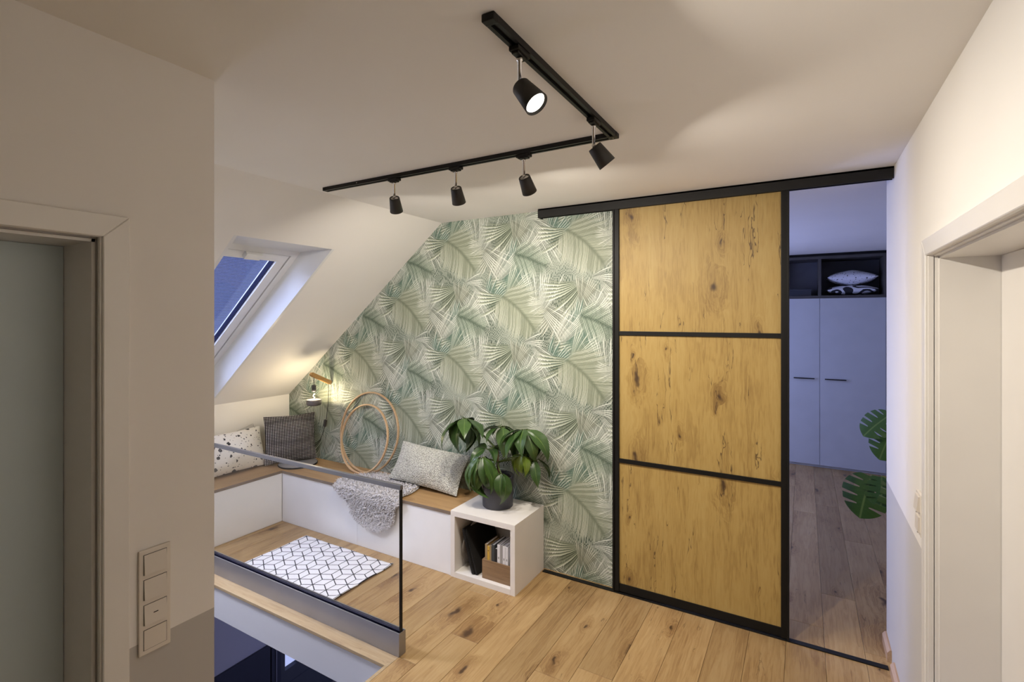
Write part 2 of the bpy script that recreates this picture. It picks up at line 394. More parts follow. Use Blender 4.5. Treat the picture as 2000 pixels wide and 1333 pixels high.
def rug_mat():
    t = NT('rug_print'); P = t.coord('Object'); x, y, z = t.sep(P)
    S = 0.131; H2 = 0.1135
    x = t.m('ADD', x, 3.38); y = t.m('SUBTRACT', y, 2.531)
    wob = t.noise(P, 9, 2)
    x = t.m('ADD', x, t.m('MULTIPLY', t.m('SUBTRACT', wob, 0.5), 0.012))
    def cand(ox, oy):
        a = t.m('SUBTRACT', x, ox); b = t.m('SUBTRACT', y, oy)
        a = t.m('SUBTRACT', a, t.m('MULTIPLY', t.m('ROUND', t.m('DIVIDE', a, S)), S))
        b = t.m('SUBTRACT', b, t.m('MULTIPLY', t.m('ROUND', t.m('DIVIDE', b, 2 * H2)), 2 * H2))
        r = t.m('SQRT', t.m('ADD', t.m('MULTIPLY', a, a), t.m('MULTIPLY', b, b)))
        ang = t.m('ARCTAN2', b, a)
        an = t.m('SUBTRACT', ang, R(30))
        an = t.m('SUBTRACT', an, t.m('MULTIPLY', t.m('ROUND', t.m('DIVIDE', an, R(60))), R(60)))
        return r, t.m('MULTIPLY', r, t.m('ABSOLUTE', t.m('SINE', an)))
    r1, d1 = cand(0, 0); r2, d2 = cand(S / 2, H2)
    w = t.m('LESS_THAN', r1, r2)
    d = t.m('ADD', t.m('MULTIPLY', w, d1), t.m('MULTIPLY', t.m('SUBTRACT', 1.0, w), d2))
    ln = t.smooth(d, 0.0024, 0.0040, 1.0, 0.0)
    weave = t.noise(t.v('MULTIPLY', P, (1, 3, 1)), 200, 2)
    base = t.mix(t.smooth(weave, 0.3, 0.7), (0.70, 0.69, 0.70), (0.80, 0.79, 0.80))
    t.set(col=t.mix(ln, base, (0.016, 0.016, 0.022)), rough=0.95, spec=0.1)
    t.bump(weave, 0.4, 0.002)
    M['rug_print'] = t.mat
rug_mat()

def terrazzo(name, base, sc, dark=(0.05, 0.048, 0.05), thr=0.62):
    t = NT(name); P = t.coord()
    Pd = t.v('ADD', P, t.v('MULTIPLY', t.comb(t.noise(P, 30, 2), t.noise(t.v('ADD', P, (4, 4, 4)), 30, 2), 0.0), (0.035, 0.035, 0)))
    v1 = t.vor(Pd, sc); v2 = t.vor(t.v('ADD', Pd, (3.3, 1.7, 0.4)), sc * 2.1)
    def chips(v, thr, sz):
        s = t.sep(v['Color'])
        rad = t.m('MULTIPLY_ADD', s[1], sz, sz * 0.45)
        return t.m('MULTIPLY', t.smooth(v['Distance'], t.m('SUBTRACT', rad, 0.03), rad, 1.0, 0.0), t.m('GREATER_THAN', s[0], thr)), s[2]
    a, ca = chips(v1, 1 - thr, 0.24); b, cb = chips(v2, 1 - thr * 0.8, 0.20)
    c = t.mix(a, base, t.mix(t.m('GREATER_THAN', ca, 0.55), dark, (0.13, 0.125, 0.125)))
    c = t.mix(b, c, dark)
    t.set(col=c, rough=0.9, spec=0.1, sheen=0.1)
    t.bump(t.noise(P, 300, 2), 0.2, 0.002)
    M[name] = t.mat
terrazzo('terrazzo_fabric', (0.80, 0.765, 0.70), 21, thr=0.95)
terrazzo('terrazzo_fabric_small', (0.72, 0.72, 0.76), 24, thr=0.85)

def woven():
    t = NT('woven_dots'); x, y, z = t.sep(t.coord())
    f = 1 / 0.0135
    a = t.m('SUBTRACT', t.m('FRACT', t.m('MULTIPLY', x, f)), 0.5); b = t.m('SUBTRACT', t.m('FRACT', t.m('MULTIPLY', y, f)), 0.5)
    r = t.m('SQRT', t.m('ADD', t.m('MULTIPLY', t.m('MULTIPLY', a, a), 1.6), t.m('MULTIPLY', t.m('MULTIPLY', b, b), 0.9)))
    dot = t.smooth(r, 0.26, 0.36, 1.0, 0.0)
    rows = t.noise(t.comb(t.m('MULTIPLY', x, 0.0), y, z), 14, 2)
    c = t.mix(t.m('MULTIPLY', dot, t.smooth(rows, 0.3, 0.6, 0.55, 1.0)), (0.022, 0.019, 0.021), (0.74, 0.70, 0.67))
    t.set(col=c, rough=0.95, spec=0.1)
    t.bump(dot, 0.6, 0.003); M['woven_dots'] = t.mat
woven()
def knit():
    t = NT('knit_white'); P = t.coord(); x, y, z = t.sep(P)
    row = t.m('MULTIPLY', y, 62.0)
    zig = t.m('MULTIPLY', t.m('SINE', t.m('MULTIPLY', x, 300.0)), 0.25)
    rr = t.m('ABSOLUTE', t.m('SINE', t.m('MULTIPLY', t.m('ADD', row, zig), math.pi)))
    v = t.vor(t.v('MULTIPLY', P, (1.0, 1.7, 1.0)), 105)['Distance']
    h = t.m('ADD', t.m('MULTIPLY', rr, 0.6), t.m('SUBTRACT', 0.7, v))
    hole = t.smooth(v, 0.42, 0.62)
    c = t.mix(t.m('MULTIPLY', hole, 0.6), (0.74, 0.73, 0.65), (0.20, 0.20, 0.165))
    t.set(col=c, rough=0.95, spec=0.1)
    t.bump(h, 0.9, 0.006); M['knit_white'] = t.mat
knit()
def bold():
    t = NT('bold_print'); P = t.coord()
    n1 = t.noise(t.v('MULTIPLY', P, (1.0, 1.4, 2.0)), 5.5, 0, 0.5)
    f = t.m('FRACT', t.m('MULTIPLY', n1, 5.0))
    t.set(col=t.mix(t.m('GREATER_THAN', f, 0.52), (0.62, 0.62, 0.64), (0.016, 0.016, 0.018)), rough=0.9); M['bold_print'] = t.mat
bold()
def leaf_mat(name, a, b, c):
    t = NT(name); oi = t.n('ShaderNodeObjectInfo').outputs['Random']
    uv = t.n('ShaderNodeUVMap').outputs[0]; u, v, _ = t.sep(uv)
    mid = t.smooth(t.m('ABSOLUTE', t.m('SUBTRACT', v, 0.5)), 0.008, 0.03, 1.0, 0.0)
    vein = t.m('ABSOLUTE', t.m('SINE', t.m('MULTIPLY', t.m('SUBTRACT', u, t.m('MULTIPLY', t.m('ABSOLUTE', t.m('SUBTRACT', v, 0.5)), 0.35)), 34.0)))
    vn = t.smooth(vein, 0.0, 0.12, 1.0, 0.0)
    nz = t.noise(t.coord(), 18, 3)
    base = t.mix(t.m('ADD', t.m('MULTIPLY', oi, 0.75), t.m('MULTIPLY', nz, 0.35), clamp=True), a, b)
    col = t.mix(t.m('MULTIPLY', vn, 0.25), base, c); col = t.mix(t.m('MULTIPLY', mid, 0.7), col, c)
    t.set(col=col, rough=0.34, spec=0.5, sss=0.0)
    t.bump(t.m('ADD', vn, mid), -0.25, 0.003); M[name] = t.mat
leaf_mat('leaf_green', (0.018, 0.048, 0.012), (0.060, 0.120, 0.026), (0.17, 0.25, 0.07))
leaf_mat('leaf_yellowish', (0.10, 0.20, 0.02), (0.20, 0.27, 0.03), (0.30, 0.36, 0.10))
leaf_mat('leaf_monstera', (0.022, 0.070, 0.016), (0.05, 0.13, 0.025), (0.16, 0.26, 0.08))
plain('stem_green', (0.10, 0.15, 0.035), 0.5, var=0.2)
plain('stem_brown', (0.25, 0.17, 0.09), 0.8, var=0.25)
def fleece():
    t = NT('fleece'); P = t.coord()
    n = t.noise(P, 60, 3)
    t.set(col=t.ramp(n, [(0.3, (0.58, 0.55, 0.56)), (0.65, (0.82, 0.79, 0.79))]), rough=1.0, spec=0.05, sheen=0.3)
    t.bump(n, 0.6, 0.01); M['fleece'] = t.mat
fleece()

# ------------------------------------------------------------------ mesh helpers
def link(o, parent=None):
    COL.objects.link(o)
    if parent: o.parent = parent
    return o
def obj(name, bm, mat, parent=None, smooth=False, loc=None, rot=None):
    me = bpy.data.meshes.new(name); bm.normal_update(); bm.to_mesh(me); bm.free()
    mats = mat if isinstance(mat, (list, tuple)) else [mat]
    for k in mats: me.materials.append(M[k])
    if smooth:
        for p in me.polygons: p.use_smooth = True
    o = link(bpy.data.objects.new(name, me), parent)
    if loc: o.location = loc
    if rot: o.rotation_euler = rot
    return o
def tag(o, label=None, cat=None, group=None, kind=None):
    if label: o['label'] = label
    if cat: o['category'] = cat
    if group: o['group'] = group
    if kind: o['kind'] = kind
    return o
def thing(name, label, cat, loc=(0, 0, 0), rot=(0, 0, 0), group=None):
    o = link(bpy.data.objects.new(name, None)); o.empty_display_size = 0.1
    o.location = loc; o.rotation_euler = rot
    return tag(o, label, cat, group)
def struct(name, bm=None, mat=None, **kw):
    o = obj(name, bm, mat, **kw) if bm else link(bpy.data.objects.new(name, None))
    o['kind'] = 'structure'; return o
def bx(bm, x0, x1, y0, y1, z0, z1, mi=0, bev=0.0):
    vs = [bm.verts.new((x, y, z)) for z in (z0, z1) for y in (y0, y1) for x in (x0, x1)]
    fs = []
    for q in ((0, 2, 3, 1), (4, 5, 7, 6), (0, 1, 5, 4), (2, 6, 7, 3), (0, 4, 6, 2), (1, 3, 7, 5)):
        fc = bm.faces.new([vs[i] for i in q]); fc.material_index = mi; fs.append(fc)
    if bev:
        es = list({e for f in fs for e in f.edges})
        bmesh.ops.bevel(bm, geom=es, offset=bev, segments=2, profile=0.6, affect='EDGES')
    return fs
def box(x0, x1, y0, y1, z0, z1, bev=0.0):
    bm = bmesh.new(); bx(bm, x0, x1, y0, y1, z0, z1, 0, bev); return bm
def prism(bm, pts, axis, a0, a1, mi=0):
    """pts 2D polygon; axis 0/1/2 extruded from a0 to a1"""
    def mk(p, a):
        q = list(p); q.insert(axis, a); return bm.verts.new(q)
    A = [mk(p, a0) for p in pts]; B = [mk(p, a1) for p in pts]
    n = len(pts); fs = [bm.faces.new(A), bm.faces.new(B[::-1])]
    for i in range(n): fs.append(bm.faces.new([A[i], B[i], B[(i + 1) % n], A[(i + 1) % n]]))
    for f in fs: f.material_index = mi
    bmesh.ops.recalc_face_normals(bm, faces=fs)
    return fs
def tube(bm, pts, rad, seg=8, closed=False, cap=True):
    pts = [Vector(p) for p in pts]; n = len(pts)
    rads = rad if isinstance(rad, (list, tuple)) else [rad] * n
    rings = []; prev = None
    for i, p in enumerate(pts):
        if closed: tg = pts[(i + 1) % n] - pts[i - 1]
        else: tg = pts[min(i + 1, n - 1)] - pts[max(i - 1, 0)]
        tg.normalize()
        if prev is None:
            up = Vector((0, 0, 1)) if abs(tg.z) < 0.9 else Vector((1, 0, 0))
            u = tg.cross(up).normalized()
        else: u = (prev - tg * prev.dot(tg)).normalized()
        prev = u; w = tg.cross(u)
        rings.append([bm.verts.new(p + (u * math.cos(2 * math.pi * k / seg) + w * math.sin(2 * math.pi * k / seg)) * rads[i]) for k in range(seg)])
    fs = []
    for i in range(n if closed else n - 1):
        A, B = rings[i], rings[(i + 1) % n]
        for k in range(seg): fs.append(bm.faces.new([A[k], A[(k + 1) % seg], B[(k + 1) % seg], B[k]]))
    if cap and not closed:
        fs.append(bm.faces.new(rings[0][::-1])); fs.append(bm.faces.new(rings[-1]))
    bmesh.ops.recalc_face_normals(bm, faces=fs)
    return fs
def lathe(bm, prof, seg=28, M4=None):
    rings = []
    for r, z in prof:
        if r < 1e-6: rings.append([bm.verts.new((0, 0, z))])
        else: rings.append([bm.verts.new((r * math.cos(2 * math.pi * k / seg), r * math.sin(2 * math.pi * k / seg), z)) for k in range(seg)])
    fs = []
    for A, B in zip(rings, rings[1:]):
        for k in range(seg):
            a = [A[k % len(A)], A[(k + 1) % seg % len(A)]] if len(A) > 1 else [A[0]]
            b = [B[(k + 1) % seg], B[k]] if len(B) > 1 else [B[0]]
            if len(a) + len(b) >= 3: fs.append(bm.faces.new(a + b))
    bmesh.ops.recalc_face_normals(bm, faces=fs)
    if M4 is not None: bmesh.ops.transform(bm, matrix=M4, verts=bm.verts)
    return fs
def aim(d):
    """matrix turning local -Z onto d"""
    return Vector(d).normalized().to_track_quat('-Z', 'Y').to_matrix().to_4x4()
def copy_tree(o, parent=None):
    c = o.copy(); COL.objects.link(c); c.parent = parent
    for ch in list(o.children): copy_tree(ch, c)
    return c

# ------------------------------------------------------------------ main dimensions (metres)
H = 2.515          # ceiling
W = 3.165          # palm wall
XR = 0.386         # right corridor wall
XL = -1.613        # left corridor wall
YC = 0.898         # end of left corridor wall
XE = -1.818        # floor edge at the stairwell
YE = 1.872         # floor edge under the balustrade
KX, KZ = -4.38, 1.009   # knee wall
RX = -2.49              # crease between flat and sloped ceiling
SA = Vector((RX, 0, H)); SB = Vector((KX, 0, KZ))
SD = (SB - SA).normalized(); SN = Vector((SD.z, 0, -SD.x))
if SN.z < 0: SN = -SN
SLEN = (SB - SA).length
def slope(s, y, off=0.0): 
    p = SA + SD * s + SN * off; return Vector((p.x, y, p.z))
Z0 = -2.7          # floor of the hall below
FB = -0.215        # underside of this storey

# ------------------------------------------------------------------ structure
# floor: slab and planks
bm = bmesh.new()
bx(bm, XE, XR + 0.05, -1.6, 7.2, FB, -0.014)
bx(bm, XR + 0.05, 3.2, 3.2, 7.2, FB, -0.014)
bx(bm, KX - 0.1, XE, YE + 0.02, W + 0.3, FB, -0.014)
bx(bm, -2.4, XE, W + 0.3, 7.2, FB, -0.014)
floor = struct('floor', bm, 'edge_brown')
PW = 0.18
def plank(x0, x1, y0, y1):
    bm = bmesh.new(); g = 0.0006
    b = 0.0012
    xs = (x0 + g, x1 - g); ys = (y0 + g, y1 - g)
    lo = [bm.verts.new((x, y, -0.0139)) for x, y in ((xs[0], ys[0]), (xs[1], ys[0]), (xs[1], ys[1]), (xs[0], ys[1]))]
    md = [bm.verts.new((x, y, -b)) for x, y in ((xs[0], ys[0]), (xs[1], ys[0]), (xs[1], ys[1]), (xs[0], ys[1]))]
    hi = [bm.verts.new((x, y, 0)) for x, y in ((xs[0] + b, ys[0] + b), (xs[1] - b, ys[0] + b), (xs[1] - b, ys[1] - b), (xs[0] + b, ys[1] - b))]
    for A, B in ((lo, md), (md, hi)):
        for k in range(4): bm.faces.new([A[k], A[(k + 1) % 4], B[(k + 1) % 4], B[k]])
    bm.faces.new(hi)
    obj('plank', bm, 'oak_floor', floor)
rp_ = random.Random(3)
k = -26
while True:
    xa = 0.095 + PW * k; xb = xa + PW; k += 1
    if xa > 1.5: break
    if xb <= -3.95: continue
    if xb > XE and xa < XE:        # column cut by the stairwell edge
        spans = [(max(xa, XE), xb, -1.2, YE + 0.085), (xa, xb, YE + 0.085, W)]
    elif xb <= XE: spans = [(xa, xb, YE + 0.085, W if xa > -2.2 else 2.80)]
    elif xa < XR: spans = [(xa, xb, -1.2 if xb <= XR + 0.2 else 3.2, 6.95)] if xa > -1.0 else [(xa, xb, -1.2, W)]
    else: spans = [(xa, xb, 3.38, 6.95)]
    for (a, b, c0, c1) in spans:
        y = c0; first = True
        while y < c1 - 0.001:
            ln = rp_.uniform(0.5, 1.9) if first else rp_.uniform(1.5, 1.95)
            e = min(y + ln, c1)
            if c1 - e < 0.25: e = c1
            plank(a, min(b, XR + 0.004) if e <= 3.2 and a < XR else b, y, e); y = e; first = False
obj('nosing', box(KX, XE, YE, YE + 0.085, -0.018, 0.0, 0.002), 'oak_nosing', floor)
obj('nosing', box(XE - 0.02, XE, YC, YE, -0.018, 0.0, 0.002), 'oak_nosing', floor)
struct('trim_1', box(KX - 0.1, XE - 0.004, YE + 0.012, YE + 0.02, FB - 0.01, -0.019), 'plaster_fascia')       # fascia under the balustrade
struct('trim_2', box(XE - 0.016, XE - 0.001, YC, YE + 0.012, FB - 0.01, -0.019), 'plaster_white')

# ceilings
struct('ceiling', box(RX, XR + 0.3, -1.7, W + 0.2, H, H + 0.12), 'plaster_ceiling')
OS0, OS1, OY0, OY1, OD = 0.444, 2.30, 1.711, 2.386, 0.21
FS0, FS1 = OS0 + 0.262, OS1 - 0.168
bm = bmesh.new()
T = 0.04
def slab(s0, s1, y0, y1):
    a = [slope(s0, y0), slope(s1, y0), slope(s1, y1), slope(s0, y1)]
    b = [p + SN * T for p in a]
    A = [bm.verts.new(p) for p in a]; B = [bm.verts.new(p) for p in b]
    fs = [bm.faces.new(A), bm.faces.new(B[::-1])] + [bm.faces.new([A[i], B[i], B[(i + 1) % 4], A[(i + 1) % 4]]) for i in range(4)]
    bmesh.ops.recalc_face_normals(bm, faces=fs)
PY0, PY1 = 0.955, 1.56          # unseen roof window added above the stairwell to let in more cool light
slab(-0.05, OS0, 0.6, W + 0.15); slab(OS1, SLEN + 0.3, 0.6, W + 0.15)
slab(OS0, OS1, 0.6, PY0 - 0.02); slab(OS0, OS1, PY1 + 0.02, OY0 - 0.02); slab(OS0, OS1, OY1 + 0.02, W + 0.15)
struct('ceiling_sloped', bm, 'plaster_ceiling')

# palm wall with the gable slope; wide doorway at its right end
DX = -0.86
bm = bmesh.new()
zk = lambda x: H + (x - RX) * (H - KZ) / (RX - KX)
fs = prism(bm, [(KX - 0.15, -0.2), (DX, -0.2), (DX, H + 0.1), (RX + 0.02, H + 0.1), (RX - 0.02, H + 0.10), (KX - 0.15, zk(KX - 0.15) + 0.12)], 1, W, W + 0.165)
for f in bm.faces:
    f.material_index = 0 if f.normal.y < -0.9 else 1
struct('wall_back', bm, ['palm_wallpaper', 'plaster_white'])
struct('wall_knee', box(KX - 0.15, KX, 0.6, W + 0.05, -0.2, KZ + 0.06), 'plaster_white')
# right wall with door opening
RY0, RY1, RZ = 1.33, 2.288, 1.985
bm = bmesh.new()
bx(bm, XR, XR + 0.26, RY1, 3.372, -0.02, H + 0.02)
bx(bm, XR, XR + 0.26, -1.7, RY0, -0.02, H + 0.02)
bx(bm, XR, XR + 0.26, RY0, RY1, RZ, H + 0.02)
struct('wall_right', bm, 'plaster_right')
# left corridor wall with door opening
LY0, LY1, LZ = -0.30, 0.602, 1.978
bm = bmesh.new()
bx(bm, XL - 0.26, XL, LY1, YC, -0.25, H + 0.02)
bx(bm, XL - 0.26, XL, -1.7, LY0, -0.25, H + 0.02)
bx(bm, XL - 0.26, XL, LY0, LY1, LZ, H + 0.02)
struct('wall_left', bm, 'plaster_left')
bm = bmesh.new(); prism(bm, [(-5.2, Z0), (XL - 0.25, Z0), (XL - 0.25, H + 0.02), (RX, H + 0.02), (KX - 0.1, zk(KX - 0.1) + 0.01), (KX - 0.1, FB), (-5.2, FB)], 1, YC - 0.15, YC)
struct('wall_stairwell', bm, 'plaster_white')
struct('wall_rear', box(XL - 0.3, XR + 0.3, -1.8, -1.65, -0.25, H + 0.1), 'plaster_white')
# neighbouring room
bm = bmesh.new()
bx(bm, XR + 0.25, 3.2, 3.2, 3.372, -0.02, H + 0.1)
struct('wall_bedroom_front', bm, 'plaster_white')
struct('wall_bedroom_rear', box(-2.4, 3.2, 7.52, 7.66, -0.02, H + 0.1), 'plaster_white')
struct('wall_bedroom_right', box(3.1, 3.25, 3.2, 7.6, -0.02, H + 0.1), 'plaster_white')
bm = bmesh.new()
bx(bm, -2.4, -2.15, 3.32, 4.6, -0.02, H + 0.1); bx(bm, -2.4, -2.15, 6.0, 7.6, -0.02, H + 0.1)
bx(bm, -2.4, -2.15, 4.6, 6.0, -0.02, 0.4); bx(bm, -2.4, -2.15, 4.6, 6.0, 2.3, H + 0.1)
struct('wall_bedroom_left', bm, 'plaster_white')
struct('ceiling_bedroom', box(-2.4, 3.2, W + 0.15, 7.66, H, H + 0.12), 'plaster_ceiling')
# hall below
struct('floor_hall', box(-5.3, XR, 0.7, 5.6, Z0 - 0.1, Z0), 'hall_floor')
struct('ceiling_hall', box(-5.3, XE, YE + 0.02, 5.6, FB - 0.012, FB - 0.001), 'plaster_hall')
struct('wall_hall_rear', box(-5.3, XR, 5.45, 5.6, Z0, FB - 0.012), 'plaster_hall')
struct('wall_hall_right', box(XE + 0.5, XE + 0.65, 0.7, 5.6, Z0, FB), 'plaster_hall')
bm = bmesh.new()
bx(bm, -5.25, -5.0, 0.7, 3.40, Z0, FB - 0.012); bx(bm, -5.25, -5.0, 4.45, 5.6, Z0, FB - 0.012); bx(bm, -5.25, -5.0, 3.40, 4.45, -0.55, FB - 0.012)
struct('wall_hall_left', bm, 'plaster_hall')
struct('trim_3', box(KX - 0.9, KX, 0.7, YE + 0.03, FB - 0.1, FB - 0.012), 'plaster_hall')
struct('trim_4', box(-5.0, -4.97, YC, 3.36, Z0, -1.767, 0.003), 'hall_dark')
# entrance door in the hall
d3 = struct('door_3')
bm = bmesh.new(); bx(bm, -5.08, -4.97, 3.38, 3.49, Z0, -0.57); bx(bm, -5.08, -4.97, 4.36, 4.46, Z0, -0.57); bx(bm, -5.08, -4.97, 3.38, 4.46, -0.62, -0.55)
obj('door_frame', bm, 'hall_dark', d3)
obj('frame_highlight', box(-4.97, -4.962, 3.425, 3.437, Z0, -0.57), 'aluminium', d3)  # pale strip standing in for the highlight down the dark frame
bm = bmesh.new(); bx(bm, -5.06, -5.0, 3.49, 3.56, Z0, -0.62); bx(bm, -5.06, -5.0, 3.74, 4.36, Z0, -0.62); bx(bm, -5.06, -5.0, 3.56, 3.74, Z0, -2.18); bx(bm, -5.06, -5.0, 3.56, 3.74, -0.75, -0.62)
obj('door_leaf', bm, 'hall_door_grey', d3)
obj('door_groove', box(-5.001, -4.999, 3.49, 4.36, -2.345, -2.335), 'hall_dark', d3)
obj('pane', box(-5.04, -5.03, 3.56, 3.74, -2.18, -0.75), 'glass', d3)

# skylights
def hexa(a, b):
    bm = bmesh.new(); A = [bm.verts.new(p) for p in a]; B = [bm.verts.new(p) for p in b]; n = len(A)
    fs = [bm.faces.new(A), bm.faces.new(B[::-1])] + [bm.faces.new([A[i], B[i], B[(i + 1) % n], A[(i + 1) % n]]) for i in range(n)]
    bmesh.ops.recalc_face_normals(bm, faces=fs); return bm
def sbox(bm, s0, s1, y0, y1, o0, o1):
    a = [slope(s0, y0, o0), slope(s1, y0, o0), slope(s1, y1, o0), slope(s0, y1, o0)]; b = [p + SN * (o1 - o0) for p in a]
    A = [bm.verts.new(p) for p in a]; B = [bm.verts.new(p) for p in b]
    fs = [bm.faces.new(A), bm.faces.new(B[::-1])] + [bm.faces.new([A[i], B[i], B[(i + 1) % 4], A[(i + 1) % 4]]) for i in range(4)]
    bmesh.ops.recalc_face_normals(bm, faces=fs)
def screen_mat():
    """pleated solar screen outside the glass: fine translucent ribs"""
    t = NT('solar_screen'); t.t.nodes.remove(t.bsdf); out = t.t.nodes['Material Output']
    P = t.coord(); s_ = t.v('DOT_PRODUCT', P, tuple(SD))
    rib = t.m('SINE', t.m('MULTIPLY', s_, 420.0))
    k = t.smooth(rib, -0.6, 0.9, 0.30, 0.62)
    tr = t.n('ShaderNodeBsdfTransparent'); tr.inputs[0].default_value = (0.80, 0.86, 1.0, 1)
    df = t.n('ShaderNodeBsdfDiffuse'); df.inputs[0].default_value = (0.10, 0.12, 0.20, 1)
    mx = t.n('ShaderNodeMixShader'); t.t.links.new(k, mx.inputs[0]); t.t.links.new(tr.outputs[0], mx.inputs[1]); t.t.links.new(df.outputs[0], mx.inputs[2])
    t.t.links.new(mx.outputs[0], out.inputs[0]); M['solar_screen'] = t.mat
screen_mat()
def skylight(name, y0, y1, screen):
    w1 = struct(name); f0, f1 = FS0, FS1; th = Vector((0, 0.02, 0))
    top = [slope(OS0, y0), slope(OS0, y1), slope(f0, y1, OD), slope(f0, y0, OD)]
    obj('lining', hexa(top, [p + Vector((0, 0, 0.02)) for p in top]), 'frame_white', w1)
    bot = [slope(OS1, y0), slope(OS1, y1), slope(f1, y1, OD), slope(f1, y0, OD)]
    obj('lining', hexa(bot, [p + Vector((-0.02, 0, 0)) for p in bot]), 'frame_white', w1)
    for y, sg in ((y0, -1), (y1, 1)):
        sd_ = [slope(OS0, y), slope(OS1, y), slope(f1, y, OD), slope(f0, y, OD)]
        obj('lining', hexa(sd_, [p + th * sg for p in sd_]), 'frame_white', w1)
    def ring(nm, s0, s1, a, b, wd, o0, o1, mat):
        bm = bmesh.new()
        sbox(bm, s0, s0 + wd, a, b, o0, o1); sbox(bm, s1 - wd, s1, a, b, o0, o1)
        sbox(bm, s0 + wd, s1 - wd, a, a + wd, o0, o1); sbox(bm, s0 + wd, s1 - wd, b - wd, b, o0, o1)
        return obj(nm, bm, mat, w1)
    ring('window_frame', f0 - 0.01, f1 + 0.01, y0 - 0.01, y1 + 0.01, 0.060, OD - 0.002, OD + 0.09, 'frame_white')
    ring('gasket', f0 + 0.050, f1 - 0.050, y0 + 0.050, y1 - 0.050, 0.006, OD + 0.03, OD + 0.08, 'gasket')
    ring('sash', f0 + 0.057, f1 - 0.057, y0 + 0.057, y1 - 0.057, 0.068, OD + 0.004, OD + 0.075, 'frame_white')
    ring('glazing_bead', f0 + 0.120, f1 - 0.120, y0 + 0.120, y1 - 0.120, 0.010, OD + 0.02, OD + 0.06, 'gasket')
    bm = bmesh.new(); sbox(bm, f0 + 0.115, f1 - 0.115, y0 + 0.115, y1 - 0.115, OD + 0.04, OD + 0.046); obj('pane', bm, 'glass', w1)
    bm = bmesh.new(); sbox(bm, f0 + 0.05, f0 + 0.10, (y0 + y1) / 2 - 0.055, (y0 + y1) / 2 + 0.055, OD - 0.03, OD + 0.006); obj('vent_handle', bm, 'frame_white', w1)
    if screen:
        bm = bmesh.new(); sbox(bm, f0 + 0.11, f1 - 0.11, y0 + 0.11, y1 - 0.11, OD + 0.075, OD + 0.077); obj('solar_screen', bm, 'solar_screen', w1)
skylight('window_1', OY0, OY1, True)
skylight('window_added', PY0, PY1, False)  # added roof window, hidden from the camera
# ------------------------------------------------------------------ doors with casings
def room_door(name, x, sgn, y0, y1, zt, leaf_mat_, depth, seal):
    """sgn=+1: wall surface faces -X (right wall); -1: wall surface faces +X (left wall)"""
    d = struct(name)
    cw = 0.060; pr = 0.014
    xa, xb = (x - sgn * pr, x + sgn * 0.006)
    def bxx(bm, a, b, *r): bx(bm, min(a, b), max(a, b), *r)
    # mitred casing: three parts
    for pts in ([(y1, -0.0), (y1 + cw, 0.0), (y1 + cw, zt + cw), (y1, zt)], [(y0 - cw, 0.0), (y0, 0.0), (y0, zt), (y0 - cw, zt + cw)], [(y0, zt + 0.0005), (y1, zt + 0.0005), (y1 + cw, zt + cw + 0.0005), (y0 - cw, zt + cw + 0.0005)]):
        bm = bmesh.new(); prism(bm, pts, 0, min(xa, xb), max(xa, xb))
        bmesh.ops.bevel(bm, geom=list(bm.edges), offset=0.002, segments=1, affect='EDGES')
        obj('casing', bm, 'lacquer_white', d)
    # lining of the reveal with a rebate
    xi = x + sgn * (depth + 0.045)
    for (a, b, c0, c1) in ((y1 - 0.012, y1 + 0.004, 0.0, zt), (y0 - 0.004, y0 + 0.012, 0.0, zt)):
        bm = bmesh.new(); bxx(bm, x - sgn * 0.004, x + sgn * 0.012, a + 0.008 if a > y0 + 0.3 else a, b - (0.008 if a < y0 + 0.3 else 0), c0, c1); bxx(bm, x + sgn * 0.024, xi, a, b, c0, c1); obj('jamb_lining', bm, 'lacquer_white', d)
    bm = bmesh.new(); bxx(bm, x + sgn * 0.024, xi, y0, y1, zt - 0.012, zt + 0.004); obj('head_lining', bm, 'lacquer_white', d)
    bm = bmesh.new(); bxx(bm, x + sgn * 0.010, x + sgn * 0.026, y0 - 0.003, y1 + 0.003, zt - 0.004, zt + 0.003); bxx(bm, x + sgn * 0.010, x + sgn * 0.026, y1 - 0.004, y1 + 0.003, 0, zt); obj('seal', bm, seal, d)
    bm = bmesh.new(); bxx(bm, x + sgn * depth, x + sgn * (depth + 0.04), y0 + 0.014, y1 - 0.0135, 0.004, zt - 0.013); obj('door_leaf', bm, leaf_mat_, d)
    return d
room_door('door_1', XL, -1, LY0, LY1, LZ, 'lacquer_door_left', 0.20, 'paper_grey')
room_door('door_2', XR, 1, RY0, RY1, RZ, 'lacquer_door_right', 0.185, 'lacquer_white')

# baseboards (profiled: bevelled top), right wall
bb = struct('baseboard_right')
for (a, b, xo) in ((3.185, 3.372, 0.019), (2.36, 3.085, 0.019)):
    bm = bmesh.new(); prism(bm, [(XR - xo, 0.0), (XR, 0.0), (XR, 0.062), (XR - 0.007, 0.062), (XR - xo, 0.046)], 1, a, b); obj('board', bm, 'baseboard_wood', bb)

